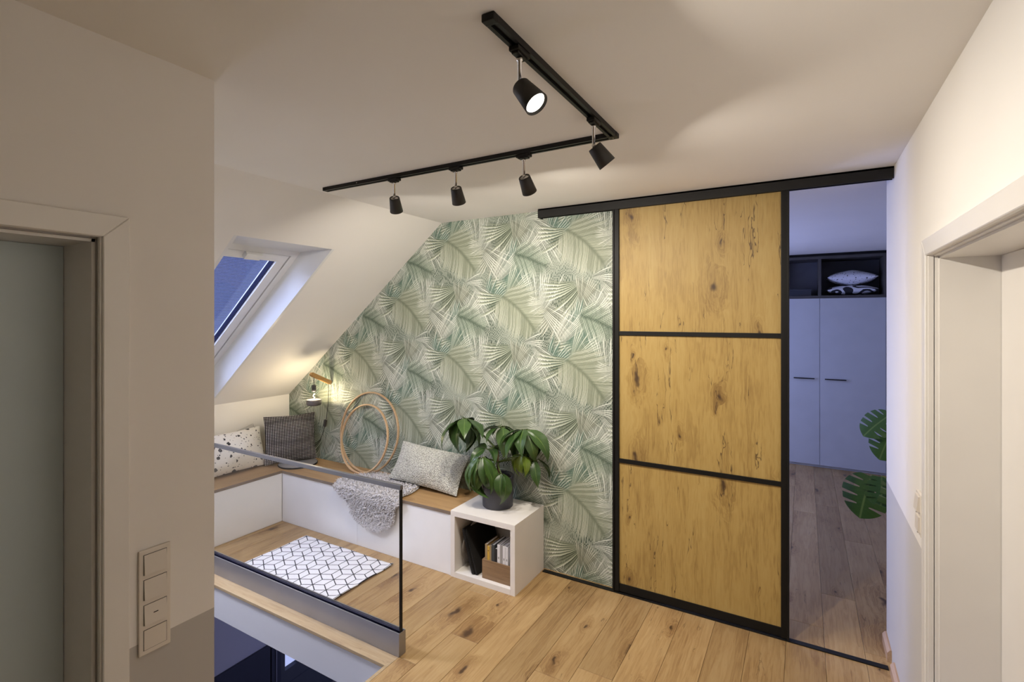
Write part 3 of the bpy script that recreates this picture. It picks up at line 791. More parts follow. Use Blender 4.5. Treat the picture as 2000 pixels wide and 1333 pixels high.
# ------------------------------------------------------------------ sliding door
sd = thing('sliding_door', 'black framed sliding door with three rustic oak panels', 'door', (-0.57, 3.125, 0.012))
def sdp(name, x0, x1, y0, y1, z0, z1, mat, bev=0.0015):
    o = obj(name, box(x0 + 0.57, x1 + 0.57, y0 - 3.125, y1 - 3.125, z0 - 0.012, z1 - 0.012, bev), mat, sd); return o
YS = 3.118
sdp('stile', -1.066, -1.022, YS - 0.008, YS + 0.032, 0.012, 2.462, 'black_satin', 0.004)
sdp('stile', -0.110, -0.070, YS - 0.008, YS + 0.032, 0.012, 2.462, 'black_satin', 0.004)
sdp('stile_grip', -1.062, -1.052, YS - 0.016, YS - 0.006, 0.012, 2.46, 'black_satin', 0.002)
sdp('stile_grip', -0.080, -0.070, YS - 0.016, YS - 0.006, 0.012, 2.46, 'black_satin', 0.002)
sdp('rail', -1.024, -0.108, YS, YS + 0.025, 0.012, 0.062, 'black_satin')
sdp('rail', -1.024, -0.108, YS - 0.004, YS + 0.025, 0.836, 0.862, 'black_satin')
sdp('rail', -1.024, -0.108, YS - 0.004, YS + 0.025, 1.650, 1.676, 'black_satin')
sdp('rail', -1.024, -0.108, YS, YS + 0.025, 2.455, 2.48, 'black_satin')
for (a, b) in ((0.062, 0.836), (0.862, 1.650), (1.676, 2.458)):
    sdp('panel', -1.024, -0.108, YS + 0.006, YS + 0.018, a, b, 'rustic_panel', 0.0)
hr = thing('sliding_door_rail', 'long black ceiling rail above the oak sliding door', 'rail', (-0.60, 3.1, 2.46))
bm = bmesh.new(); bx(bm, -0.99, 0.984, -0.005, 0.003, -0.006, 0.053); bx(bm, -0.99, 0.984, -0.005, 0.06, 0.045, 0.0535)
obj('cover', bm, 'black_metal', hr)
bm = bmesh.new(); bx(bm, -0.99, 0.984, 0.052, 0.062, 0.0, 0.045); obj('back_web', bm, 'black_metal', hr)
obj('end_cap', box(-0.995, -0.989, -0.006, 0.062, -0.007, 0.0535), 'black_metal', hr)
ft = obj('floor_track', box(-1.567, XR - 0.0205, 3.108, 3.142, 0.0, 0.006, 0.001), 'black_metal'); tag(ft, 'thin black floor track running under the sliding door', 'track')

# ------------------------------------------------------------------ ceiling light track with five spotlights
TZ = H - 0.019
lt = thing('light_track', 'black L shaped lighting track fixed to the ceiling', 'light track', (-0.672, 1.972, H))
def track_bar(x0, x1, y0, y1, along):
    bm = bmesh.new()
    if along == 'x':
        bx(bm, x0, x1, y0, y0 + 0.011, TZ, H); bx(bm, x0, x1, y1 - 0.011, y1, TZ, H); bx(bm, x0, x1, y0 + 0.011, y1 - 0.011, TZ + 0.009, H)
    else:
        bx(bm, x0, x0 + 0.011, y0, y1, TZ, H); bx(bm, x1 - 0.011, x1, y0, y1, TZ, H); bx(bm, x0 + 0.011, x1 - 0.011, y0, y1, TZ + 0.009, H)
    bmesh.ops.translate(bm, verts=bm.verts, vec=(0.672, -1.972, -H))
    return obj('bar', bm, 'black_metal', lt)
track_bar(-2.385, -0.69, 1.955, 1.990, 'x'); track_bar(-0.690, -0.655, 1.06, 1.955, 'y')
def lp(name, x0, x1, y0, y1, z0, z1, mat, bev=0.0):
    obj(name, box(x0 + 0.672, x1 + 0.672, y0 - 1.972, y1 - 1.972, z0 - H, z1 - H, bev), mat, lt)
lp('corner_joint', -0.692, -0.653, 1.954, 1.992, TZ - 0.001, H, 'black_metal', 0.003)
lp('end_cap', -2.405, -2.385, 1.954, 1.991, TZ - 0.001, H, 'black_metal', 0.003)
lp('end_cap', -0.691, -0.654, 1.035, 1.06, TZ - 0.001, H, 'black_metal', 0.003)
obj('screw', box(-2.13 + 0.672, -2.124 + 0.672, 1.9545 - 1.972, 1.956 - 1.972, TZ + 0.007 - H, TZ + 0.011 - H), 'chrome', lt)
obj('screw', box(-0.675 + 0.672, -0.669 + 0.672, -0.004, 0.002, TZ - 0.002 - H, TZ - H), 'chrome', lt)
HL = 0.080
def spotlight(x, y, az, th, label, along):
    t = thing('track_spotlight', label, 'spotlight', (x, y, TZ), group='spotlights on the ceiling track')
    lx, ly = (0.034, 0.0155) if along == 'x' else (0.0155, 0.034)
    bm = bmesh.new(); bx(bm, -lx, lx, -ly, ly, -0.014, -0.0005, 0, 0.003); bx(bm, -lx * 0.7, lx * 0.7, -ly * 0.8, ly * 0.8, -0.020, -0.013, 0, 0.002)
    obj('adapter', bm, 'black_metal', t)
    bm = bmesh.new(); lathe(bm, [(0, -0.019), (0.0085, -0.019), (0.0085, -0.030), (0.0058, -0.031), (0.0055, -0.092), (0.0, -0.092)], 14)
    obj('stem', bm, 'chrome', t, smooth=True)
    piv = Vector((0, 0, -0.0965))
    bm = bmesh.new(); lathe(bm, [(0, -0.008), (0.0055, -0.0055), (0.0075, 0), (0.0055, 0.0055), (0, 0.008)], 12, Matrix.Translation(piv)); obj('joint', bm, 'chrome', t, smooth=True)
    d = Vector((math.sin(R(th)) * math.cos(R(az)), math.sin(R(th)) * math.sin(R(az)), -math.cos(R(th))))
    A = Matrix.Translation(piv + d * 0.004) @ aim(d)
    bm = bmesh.new()
    lathe(bm, [(0.0, -0.014), (0.022, -0.014), (0.0225, -0.004), (0.0245, 0.0), (0.0265, -0.003), (0.0345, -HL), (0.0325, -HL - 0.0005), (0.030, -HL + 0.006), (0.029, -HL + 0.006)], 32, A)
    sh = obj('shade', bm, 'lamp_black', t, smooth=True)
    bm = bmesh.new(); lathe(bm, [(0.0, -0.0125), (0.021, -0.0125), (0.0218, -0.004)], 24, A); obj('cap', bm, 'chrome', t, smooth=True)
    bm = bmesh.new(); lathe(bm, [(0.0, -HL + 0.007), (0.0292, -HL + 0.007)], 24, A); obj('lens', bm, 'lens_glow', t)
    ld = bpy.data.lights.new('spotlight_beam', 'AREA'); ld.shape = 'DISK'; ld.size = 0.036; ld.energy = SPOT_W; ld.color = LAMP_COL; ld.spread = R(SPOT_SPREAD)
    lo = bpy.data.objects.new('spotlight_beam', ld); COL.objects.link(lo)
    lo.matrix_world = Matrix.Translation(Vector((x, y, TZ)) + piv + d * (HL + 0.0065)) @ aim(d)
    return t
spotlight(-1.866, 1.9725, 120, 38, 'black track spotlight nearest the free end of the ceiling track', 'x')
spotlight(-1.465, 1.9725, 108, 37, 'black track spotlight in the middle of the far track arm', 'x')
spotlight(-1.087, 1.9725, 92, 44, 'black track spotlight on the far track arm closest to the corner', 'x')
spotlight(-0.6725, 1.755, 42, 40, 'black track spotlight beside the track corner, aimed at the oak door', 'y')
spotlight(-0.6725, 1.197, -4, 40, 'large near black track spotlight with its glowing lens in view', 'y')

# ------------------------------------------------------------------ bench
b1 = thing('bench_base', 'long white bench base along the palm wallpaper wall', 'bench', (-3.0, 2.95, 0))
def part(t, name, x0, x1, y0, y1, z0, z1, mat, bev=0.0, **kw):
    l = t.location
    return obj(name, box(x0 - l.x, x1 - l.x, y0 - l.y, y1 - l.y, z0 - l.z, z1 - l.z, bev), mat, t, **kw)
part(b1, 'carcass', -3.904, -2.086, 2.772, W - 0.001, 0.0, 0.415, 'bench_white')
part(b1, 'front_panel', -3.903, -2.989, 2.753, 2.771, 0.001, 0.415, 'bench_white', 0.001)
part(b1, 'front_panel', -2.987, -2.104, 2.753, 2.771, 0.001, 0.415, 'bench_white', 0.001)
part(b1, 'end_panel', -2.102, -2.086, 2.75, 2.771, 0.001, 0.415, 'bench_white', 0.001)
b2 = thing('bench_base', 'short white bench base along the low knee wall', 'bench', (-4.14, 2.4, 0))
part(b2, 'carcass', KX + 0.001, -3.925, 2.03, 2.77, 0.0, 0.415, 'bench_white')
part(b2, 'front_panel', -3.924, -3.906, 2.03, 2.752, 0.001, 0.415, 'bench_white', 0.001)
tp = thing('seat_board', 'oak seat board on the long bench along the palm wallpaper', 'board', (-3.2, 2.95, 0.416))
part(tp, 'board', KX + 0.001, -2.086, 2.749, W - 0.001, 0.416, 0.438, 'bench_oak', 0.0008)
part(tp, 'edge_band', -3.9, -2.086, 2.7475, 2.749, 0.4162, 0.4378, 'edge_brown')
tp2 = thing('seat_board', 'oak seat board on the short bench under the skylight', 'board', (-4.14, 2.4, 0.416))
part(tp2, 'board', KX + 0.001, -3.903, 2.03, 2.747, 0.416, 0.438, 'bench_oak_side', 0.0008)
part(tp2, 'edge_band', -3.903, -3.9015, 2.03, 2.7465, 0.4162, 0.4378, 'edge_brown')

# cube shelf
cs = thing('cube_shelf', 'open white cube shelf at the end of the bench', 'shelf', (-1.83, 2.95, 0))
cx0, cx1, cy0, cy1, cz = -2.082, -1.577, 2.744, 3.150, 0.449
part(cs, 'top_panel', cx0, cx1, cy0, cy1, cz - 0.036, cz, 'cube_white', 0.0008)
part(cs, 'side_panel', cx0, cx0 + 0.034, cy0, cy1, 0.0, cz - 0.0365, 'cube_white', 0.0008)
part(cs, 'side_panel', cx1 - 0.034, cx1, cy0, cy1, 0.0, cz - 0.0365, 'cube_white', 0.0008)
part(cs, 'bottom_panel', cx0 + 0.0345, cx1 - 0.0345, cy0, cy1, 0.0, 0.036, 'cube_white', 0.0008)
part(cs, 'back_panel', cx0 + 0.0345, cx1 - 0.0345, cy1 - 0.012, cy1, 0.0365, cz - 0.0365, 'cube_white')
ZI = 0.0365
cr = thing('book_crate', 'brown wooden box holding books inside the cube shelf', 'box', (-1.735, 2.90, ZI))
part(cr, 'front_board', -1.845, -1.622, 2.775, 2.785, ZI, ZI + 0.125, 'crate_wood', 0.0008)
part(cr, 'back_board', -1.845, -1.622, 3.00, 3.01, ZI, ZI + 0.125, 'crate_wood', 0.0008)
part(cr, 'side_board', -1.845, -1.835, 2.785, 3.00, ZI, ZI + 0.125, 'crate_wood', 0.0008)
part(cr, 'side_board', -1.632, -1.622, 2.785, 3.00, ZI, ZI + 0.125, 'crate_wood', 0.0008)
part(cr, 'base_board', -1.835, -1.632, 2.785, 3.00, ZI, ZI + 0.008, 'crate_wood')
bx_ = -1.831
for (wd, ht, mat, lab) in ((0.016, 0.215, 'paper_brown', 'brown book, leftmost in the wooden box'), (0.018, 0.205, 'paper_yellow', 'yellow book with a round spine hole in the wooden box'),
                           (0.012, 0.212, 'paper_brown', 'thin brown book right of the yellow book'), (0.022, 0.222, 'paper_dark', 'dark grey book in the middle of the wooden box'),
                           (0.020, 0.200, 'paper_black', 'low black book beside the white magazines'),
                           (0.021, 0.232, 'paper_white', 'leftmost of the white magazines in the wooden box'), (0.017, 0.233, 'paper_grey', 'grey magazine between the white ones in the wooden box'),
                           (0.020, 0.231, 'paper_white', 'white magazine third from the right side of the box'), (0.019, 0.230, 'paper_white', 'rightmost white magazine in the wooden box')):
    t = thing('book', lab, 'book', (bx_ + wd / 2, 2.88, ZI + 0.0085), group='books in the wooden box')
    y0 = 2.789; z0 = ZI + 0.0085
    part(t, 'spine', bx_, bx_ + wd, y0, y0 + 0.003, z0, z0 + ht, mat, 0.0005)
    part(t, 'cover', bx_, bx_ + 0.0015, y0 + 0.003, y0 + 0.15, z0, z0 + ht, mat)
    part(t, 'cover', bx_ + wd - 0.0015, bx_ + wd, y0 + 0.003, y0 + 0.15, z0, z0 + ht, mat)
    part(t, 'pages', bx_ + 0.0015, bx_ + wd - 0.0015, y0 + 0.003, y0 + 0.146, z0 + 0.002, z0 + ht - 0.004, 'paper_white')
    if mat == 'paper_yellow':
        bm = bmesh.new(); lathe(bm, [(0, 0), (0.0035, 0), (0.0035, 0.0006), (0, 0.0006)], 12, Matrix.Translation((0, y0 - 0.0002 - 2.88, ht - 0.03)) @ Matrix.Rotation(R(90), 4, 'X')); obj('spine_hole', bm, 'paper_black', t)
    if mat == 'paper_white':
        part(t, 'spine_print', bx_ + wd * 0.3, bx_ + wd * 0.7, y0 - 0.0006, y0 + 0.0002, z0 + ht * 0.60, z0 + ht * 0.66, 'paper_grey')
    bx_ += wd + 0.0015

# round felt pads and a black folded pad
def pad(name, label, loc, rot, r, th, mat, mat2):
    t = thing(name, label, 'seat pad', loc, rot)
    bm = bmesh.new(); lathe(bm, [(0, 0), (r - 0.006, 0), (r - 0.001, th * 0.3), (r, th * 0.5), (r - 0.001, th * 0.7), (r - 0.006, th), (0, th)], 48); obj('cover', bm, mat, t, smooth=True)
    bm = bmesh.new(); tube(bm, [((r - 0.003) * math.cos(a * math.pi / 24), (r - 0.003) * math.sin(a * math.pi / 24), th * 0.5) for a in range(48)], th * 0.32, 6, True); obj('piping', bm, mat2, t, smooth=True)
    return t
pad('round_seat_pad', 'round grey felt seat pad lying on the bench corner', (-3.945, 2.94, 0.4385), (0, 0, 0), 0.165, 0.018, 'felt_grey', 'felt_dark')
pad('round_seat_pad', 'round grey seat pad leaning inside the cube shelf', (-2.005, 2.945, ZI + 0.159), (0, R(-80), 0), 0.158, 0.016, 'felt_grey', 'felt_grey')
t = thing('folded_mat', 'black folded mat leaning beside the round pad in the cube shelf', 'mat', (-1.938, 2.94, ZI), (0, 0, 0))
bm = bmesh.new(); prism(bm, [(-0.075, 0.285), (-0.068, 0.295), (-0.053, 0.293), (0.030, 0.008), (0.026, 0.0), (0.006, 0.0)], 1, -0.165, 0.165)
bmesh.ops.bevel(bm, geom=list(bm.edges), offset=0.005, segments=2, affect='EDGES'); obj('layer', bm, 'felt_dark', t)
bm = bmesh.new(); prism(bm, [(-0.050, 0.288), (-0.040, 0.292), (0.055, 0.010), (0.048, 0.0), (0.033, 0.0)], 1, -0.160, 0.16)
bmesh.ops.bevel(bm, geom=list(bm.edges), offset=0.004, segments=2, affect='EDGES'); obj('layer', bm, 'felt_dark', t)

# ------------------------------------------------------------------ glass balustrade
gb = thing('glass_balustrade', 'frameless glass balustrade in a grey aluminium base along the stairwell', 'balustrade', (-2.9, 1.975, 0))
GX0 = KX + 0.002; GX1 = -1.815
bm = bmesh.new(); l = gb.location
def gx(bm, x0, x1, y0, y1, z0, z1): bx(bm, x0 - l.x, x1 - l.x, y0 - l.y, y1 - l.y, z0, z1)
gx(bm, GX0, GX1, 1.951, 1.957, 0.0005, 0.122); gx(bm, GX0, GX1, 1.995, 2.001, 0.0005, 0.122); gx(bm, GX0, GX1, 1.957, 1.995, 0.0005, 0.05)
obj('base_channel', bm, 'aluminium', gb)
part(gb, 'end_cap', GX1, GX1 + 0.002, 1.951, 2.001, 0.0005, 0.122, 'aluminium')
part(gb, 'glazing_wedge', GX0, GX1 - 0.001, 1.9572, 1.969, 0.05, 0.112, 'gasket'); part(gb, 'glazing_wedge', GX0, GX1 - 0.001, 1.983, 1.9948, 0.05, 0.112, 'gasket')
part(gb, 'glass_pane', GX0, GX1 - 0.012, 1.970, 1.982, 0.055, 0.862, 'glass')
part(gb, 'top_profile', GX0, GX1 - 0.002, 1.966, 1.986, 0.862, 0.886, 'rail_steel', 0.002)
part(gb, 'end_profile', GX1 - 0.012, GX1 - 0.004, 1.968, 1.984, 0.113, 0.862, 'black_satin')

# ------------------------------------------------------------------ rug
rg = bmesh.new(); NX, NY = 60, 36
rx0, rx1, ry0, ry1 = -3.462, -2.525, 2.118, 2.658
vg = {}
for i in range(NX + 1):
    for j in range(NY + 1):
        u = i / NX; v = j / NY
        x = rx0 + (rx1 - rx0) * u; y = ry0 + (ry1 - ry0) * v
        x += 0.006 * math.sin(v * 9) * (u - 0.5) ; y += 0.005 * math.sin(u * 12 + 1) * (v - 0.3)
        ez = max(0, (u - 0.965) / 0.035); z = 0.0075 + 0.010 * ez * (0.4 + 0.6 * abs(math.sin(v * 8))) + 0.0015 * math.sin(u * 14) * math.sin(v * 6)
        vg[i, j] = rg.verts.new((x, y, max(z, 0.0045)))
for i in range(NX):
    for j in range(NY): rg.faces.new([vg[i, j], vg[i + 1, j], vg[i + 1, j + 1], vg[i, j + 1]])
ext = bmesh.ops.extrude_face_region(rg, geom=list(rg.faces))
bmesh.ops.translate(rg, verts=[e for e in ext['geom'] if isinstance(e, bmesh.types.BMVert)], vec=(0, 0, -0.004))
bmesh.ops.recalc_face_normals(rg, faces=rg.faces)
tag(obj('rug', rg, 'rug_print', smooth=True), 'white rug printed with thin black cube lines in front of the bench', 'rug')

# ------------------------------------------------------------------ cushions
def pillow(name, label, w, h, th, mat, loc, rot, pinch=0.07, piping=None, power=0.62, cat='cushion', n=26, group=None, seed=0):
    bm = bmesh.new(); rnd = random.Random(seed); ph = rnd.uniform(0, 6)
    grid = {}
    for sgn in (1, -1):
        for i in range(n + 1):
            for j in range(n + 1):
                u = -math.cos(math.pi * i / n); v = -math.cos(math.pi * j / n)
                onb = i in (0, n) or j in (0, n)
                if sgn == -1 and onb: grid[sgn, i, j] = grid[1, i, j]; continue
                x = u * w / 2 * (1 - pinch * (1 - v * v)); y = v * h / 2 * (1 - pinch * (1 - u * u))
                z = 0 if onb else sgn * th / 2 * ((1 - u * u) * (1 - v * v)) ** power
                if not onb:
                    z += sgn * 0.06 * th * math.sin(5 * u + ph) * math.cos(4 * v + ph) * (1 - u * u) * (1 - v * v)
                grid[sgn, i, j] = bm.verts.new((x, y, z))
    for sgn in (1, -1):
        for i in range(n):
            for j in range(n):
                q = [grid[sgn, i, j], grid[sgn, i + 1, j], grid[sgn, i + 1, j + 1], grid[sgn, i, j + 1]]
                bm.faces.new(q if sgn > 0 else q[::-1])
    t = thing(name, label, cat, loc, rot, group)
    obj('cover', bm, mat, t, smooth=True)
    bm = bmesh.new(); pts = []
    N = 20
    for a, b in (((-1, -1), (1, -1)), ((1, -1), (1, 1)), ((1, 1), (-1, 1)), ((-1, 1), (-1, -1))):
        for k in range(N):
            u = a[0] + (b[0] - a[0]) * k / N; v = a[1] + (b[1] - a[1]) * k / N
            pts.append((u * w / 2 * (1 - pinch * (1 - v * v)), v * h / 2 * (1 - pinch * (1 - u * u)), 0))
    tube(bm, pts, 0.0035, 6, True); obj('seam', bm, piping or mat, t, smooth=True)
    return t
def face_rot(normal, up):
    zz = Vector(normal).normalized(); yy = Vector(up); yy = (yy - zz * yy.dot(zz)).normalized(); xx = yy.cross(zz)
    return Matrix((xx, yy, zz)).transposed().to_euler()
# terrazzo cushion against the knee wall
pillow('cushion', 'white cushion with black terrazzo flecks leaning on the knee wall', 0.66, 0.35, 0.16, 'terrazzo_fabric', (-4.228, 2.475, 0.612), face_rot((0.90, 0.02, 0.40), (-0.40, 0.0, 0.90)), seed=1)
pillow('cushion', 'plain light grey cushion mostly hidden behind the flecked cushion', 0.36, 0.28, 0.035, 'fabric_light_grey', (-4.352, 2.645, 0.613), face_rot((0.985, 0.0, 0.17), (-0.17, -0.22, 0.96)), pinch=0.04, seed=4, n=14)
# dark woven cushion in the corner
pillow('cushion', 'square black cushion woven with white dots standing in the bench corner', 0.43, 0.42, 0.15, 'woven_dots', (-4.045, 2.935, 0.664), face_rot((0.85, -0.48, 0.20), (-0.18, 0.09, 0.95)), pinch=0.06, seed=2)
pillow('cushion', 'cream knitted oblong cushion leaning on the palm wallpaper', 0.66, 0.30, 0.15, 'knit_white', (-2.525, 3.045, 0.600), face_rot((0.03, -0.86, 0.50), (0.04, 0.50, 0.86)), pinch=0.05, seed=3)

# ------------------------------------------------------------------ wooden hoops
def hoop(label, r, bottom, top_dir, spin, wd=0.018, th=0.013):
    t = thing('wooden_hoop', label, 'hoop', bottom, (0, 0, 0), group='wooden hoops leaning on the palm wallpaper')
    zz = Vector(top_dir).normalized(); xx = Vector((math.cos(R(spin)), math.sin(R(spin)), 0)); xx = (xx - zz * xx.dot(zz)).normalized(); yy = zz.cross(xx)
    bm = bmesh.new(); N = 96; rings = []
    for k in range(N):
        a = 2 * math.pi * k / N; d = xx * math.cos(a) + zz * math.sin(a); c = zz * r
        rings.append([bm.verts.new(c + d * (r + s * th) + yy * (q * wd)) for s, q in ((-1, -0.5), (0, -0.5), (0, 0.5), (-1, 0.5))])
    fs = []
    for k in range(N):
        A, B = rings[k], rings[(k + 1) % N]
        for m_ in range(4): fs.append(bm.faces.new([A[m_], A[(m_ + 1) % 4], B[(m_ + 1) % 4], B[m_]]))
    bmesh.ops.recalc_face_normals(bm, faces=fs)
    bmesh.ops.bevel(bm, geom=[e for e in bm.edges if abs((e.verts[0].co - e.verts[1].co).length) < 0.05 and len(e.link_faces) == 2 and e.calc_face_angle() > 1.0], offset=0.002, segments=1, affect='EDGES')
    obj('band', bm, 'hoop_wood', t)
    bm = bmesh.new(); d = (xx * 0.8 - zz * 0.6).normalized()
    obj('joint_pin', (lambda b: (lathe(b, [(0, 0), (0.003, 0), (0.003, 0.001), (0, 0.0012)], 8, Matrix.Translation(zz * r + d * (r - th)) @ (-d).to_track_quat('Z', 'Y').to_matrix().to_4x4()), b)[1])(bm), 'chrome', t)
    return t
hoop('larger wooden hoop leaning on the palm wallpaper behind the smaller', 0.342, (-3.235, 3.055, 0.4405), (0.0, 0.105, 0.68), 0)
hoop('smaller wooden hoop leaning in front of the larger hoop', 0.292, (-3.262, 3.015, 0.4405), (0.0, 0.125, 0.57), -3)

# ------------------------------------------------------------------ wall lamp with mirrored bulb
LX, LZ0 = -3.768, 1.165
wl = thing('wall_lamp', 'wall lamp with oak arm and half mirrored bulb above the bench corner', 'lamp', (LX, W, LZ0))
bm = bmesh.new()
a0 = Vector((0, -0.004, 0.0)); a1 = Vector((0, -0.215, 0.092)); dirv = (a1 - a0).normalized(); perp = Vector((0, -dirv.z, dirv.y))
pts = []
rr = 0.0185
for k in range(9): 
    an = math.pi * k / 8; pts.append(a1 + perp * (rr * math.cos(an)) + dirv * (rr * math.sin(an)))
for k in range(9):
    an = math.pi * k / 8; pts.append(a0 + Vector((0, -rr, 0)) - perp * (rr * math.cos(an)) - dirv * (rr * math.sin(an)) * 0.6)
prism(bm, [(p.y, p.z) for p in pts], 0, -0.016, 0.016)
bmesh.ops.bevel(bm, geom=[e for e in bm.edges if e.calc_face_angle(0) > 0.9], offset=0.004, segments=2, affect='EDGES'); obj('arm', bm, 'lamp_oak', wl)
tipy, tipz = -0.195, 0.070
bm = bmesh.new(); tube(bm, [(0, tipy, tipz + 0.015), (0, tipy, tipz - 0.075)], 0.0032, 8); obj('pendant_cord', bm, 'cable', wl)
bm = bmesh.new(); lathe(bm, [(0, 0.0), (0.012, 0), (0.019, -0.004), (0.0195, -0.056), (0.016, -0.058), (0.0, -0.058)], 24, Matrix.Translation((0, tipy, tipz - 0.073))); obj('socket', bm, 'socket_dark', wl, smooth=True)
BZ = tipz - 0.131
bprof = [(0.0135, 0.0), (0.014, -0.012), (0.018, -0.024), (0.030, -0.040), (0.047, -0.054), (0.059, -0.064), (0.0625, -0.072)]
cprof = [(0.0628, -0.072), (0.0655, -0.090), (0.0650, -0.108), (0.0590, -0.119), (0.046, -0.124), (0.0, -0.126)]
bm = bmesh.new(); lathe(bm, bprof, 40, Matrix.Translation((0, tipy, BZ))); bulb = obj('bulb', bm, 'bulb_glass', wl, smooth=True)
bm = bmesh.new(); lathe(bm, cprof, 40, Matrix.Translation((0, tipy, BZ))); obj('mirror_cap', bm, 'bulb_mirror', bulb, smooth=True)
bm = bmesh.new(); tube(bm, [(0.008 * math.cos(k), tipy + 0.008 * math.sin(k), BZ - 0.02 - k * 0.0045) for k in range(10)], 0.0016, 6); obj('filament', bm, 'filament_glow', bulb)
ld = bpy.data.lights.new('wall_lamp_light', 'POINT'); ld.energy = 7.0; ld.color = (1.0, 0.84, 0.56); ld.shadow_soft_size = 0.012
lo = bpy.data.objects.new('wall_lamp_light', ld); COL.objects.link(lo); lo.location = (LX, W + tipy, LZ0 + BZ - 0.050)
bm = bmesh.new(); tube(bm, [(0, -0.045, 0.005), (-0.005, -0.03, -0.05), (-0.030, -0.016, -0.2), (-0.058, -0.014, -0.345)], 0.0026, 8); obj('mains_cord', bm, 'cable', wl)
obj('cord_switch', (lambda b: (bx(b, -0.013, 0.013, -0.010, 0.010, -0.033, 0.033, 0, 0.005), b)[1])(bmesh.new()), 'socket_dark', wl, loc=(-0.069, -0.017, -0.383), rot=(0, R(12), 0))
bm = bmesh.new(); tube(bm, [(-0.080, -0.016, -0.415), (-0.100, -0.014, -0.47), (-0.145, -0.012, -0.55), (-0.21, -0.012, -0.61), (-0.30, -0.012, -0.645), (-0.40, -0.012, -0.66)], 0.0026, 8); obj('mains_cord', bm, 'cable', wl)

# ------------------------------------------------------------------ sheepskin
def sheepskin():
    t = thing('sheepskin', 'pale grey curly sheepskin draped over the front of the long bench', 'sheepskin', (-2.86, 2.9, 0.44))
    # v: 0 = back on the bench, 1 = hanging tip
    prof = [(3.085, 0.447), (2.98, 0.447), (2.86, 0.447), (2.770, 0.447), (2.735, 0.443), (2.718, 0.425), (2.722, 0.38), (2.732, 0.32), (2.738, 0.25), (2.738, 0.20), (2.737, 0.165)]
    ext = [(-3.10, -2.60), (-3.19, -2.565), (-3.235, -2.55), (-3.235, -2.54), (-3.215, -2.52), (-3.195, -2.515), (-3.13, -2.545), (-3.065, -2.575), (-3.01, -2.605), (-2.965, -2.645), (-2.86, -2.72)]
    def S(u, v):
        k = v * (len(prof) - 1); i = min(int(k), len(prof) - 2); f = k - i
        y = prof[i][0] * (1 - f) + prof[i + 1][0] * f; z = prof[i][1] * (1 - f) + prof[i + 1][1] * f
        a = ext[i][0] * (1 - f) + ext[i + 1][0] * f; b = ext[i][1] * (1 - f) + ext[i + 1][1] * f
        wob = 0.012 * math.sin(v * 21 + u * 4)
        x = a + (b - a) * u + wob * (abs(u - 0.5) * 2)
        return Vector((x + 2.86, y - 2.9, z - 0.44))
    bm = bmesh.new(); NU, NV = 30, 50
    g = [[bm.verts.new(S(i / NU, j / NV)) for j in range(NV + 1)] for i in range(NU + 1)]
    for i in range(NU):
        for j in range(NV): bm.faces.new([g[i][j], g[i][j + 1], g[i + 1][j + 1], g[i + 1][j]])
    bmesh.ops.recalc_face_normals(bm, faces=bm.faces)
    obj('hide', bm, 'fleece', t, smooth=True)
    vs, fs = [], []; rn = random.Random(11)
    for q in range(6500):
        u = rn.random(); v = rn.random()
        p = S(u, v); e = 0.01
        du = S(min(u + e, 1), v) - S(max(u - e, 0), v); dv = S(u, min(v + e, 1)) - S(u, max(v - e, 0))
        n = du.cross(dv).normalized()
        if n.y > 0.3 or n.z < -0.3: n = -n
        n = (n + Vector((rn.uniform(-.5, .5), rn.uniform(-.4, .1), rn.uniform(-.4, .4)))).normalized()
        sd_ = Vector((rn.uniform(-1, 1), rn.uniform(-1, 1), rn.uniform(-1, 1))).cross(n).normalized(); sd2 = n.cross(sd_)
        ln = rn.uniform(0.016, 0.030); r0 = rn.uniform(0.0034, 0.0052); ph = rn.uniform(0, 6)
        b = len(vs)
        for k in range(4):
            c = p + n * (ln * k / 3) + (sd_ * math.cos(ph + k * 1.7) + sd2 * math.sin(ph + k * 1.7)) * 0.0065 * (k > 0)
            rr_ = r0 * (1, 1, .9, .45)[k]
            for m_ in range(3): vs.append(c + (sd_ * math.cos(m_ * 2.094) + sd2 * math.sin(m_ * 2.094)) * rr_)
        for k in range(3):
            for m_ in range(3): fs.append((b + k * 3 + m_, b + k * 3 + (m_ + 1) % 3, b + k * 3 + 3 + (m_ + 1) % 3, b + k * 3 + 3 + m_))
        fs.append((b + 9, b + 10, b + 11))
    me = bpy.data.meshes.new('pile'); me.from_pydata([tuple(v) for v in vs], [], fs); me.materials.append(M['fleece'])
    for p_ in me.polygons: p_.use_smooth = True
    o = link(bpy.data.objects.new('pile', me), t); o['kind'] = 'stuff'
sheepskin()

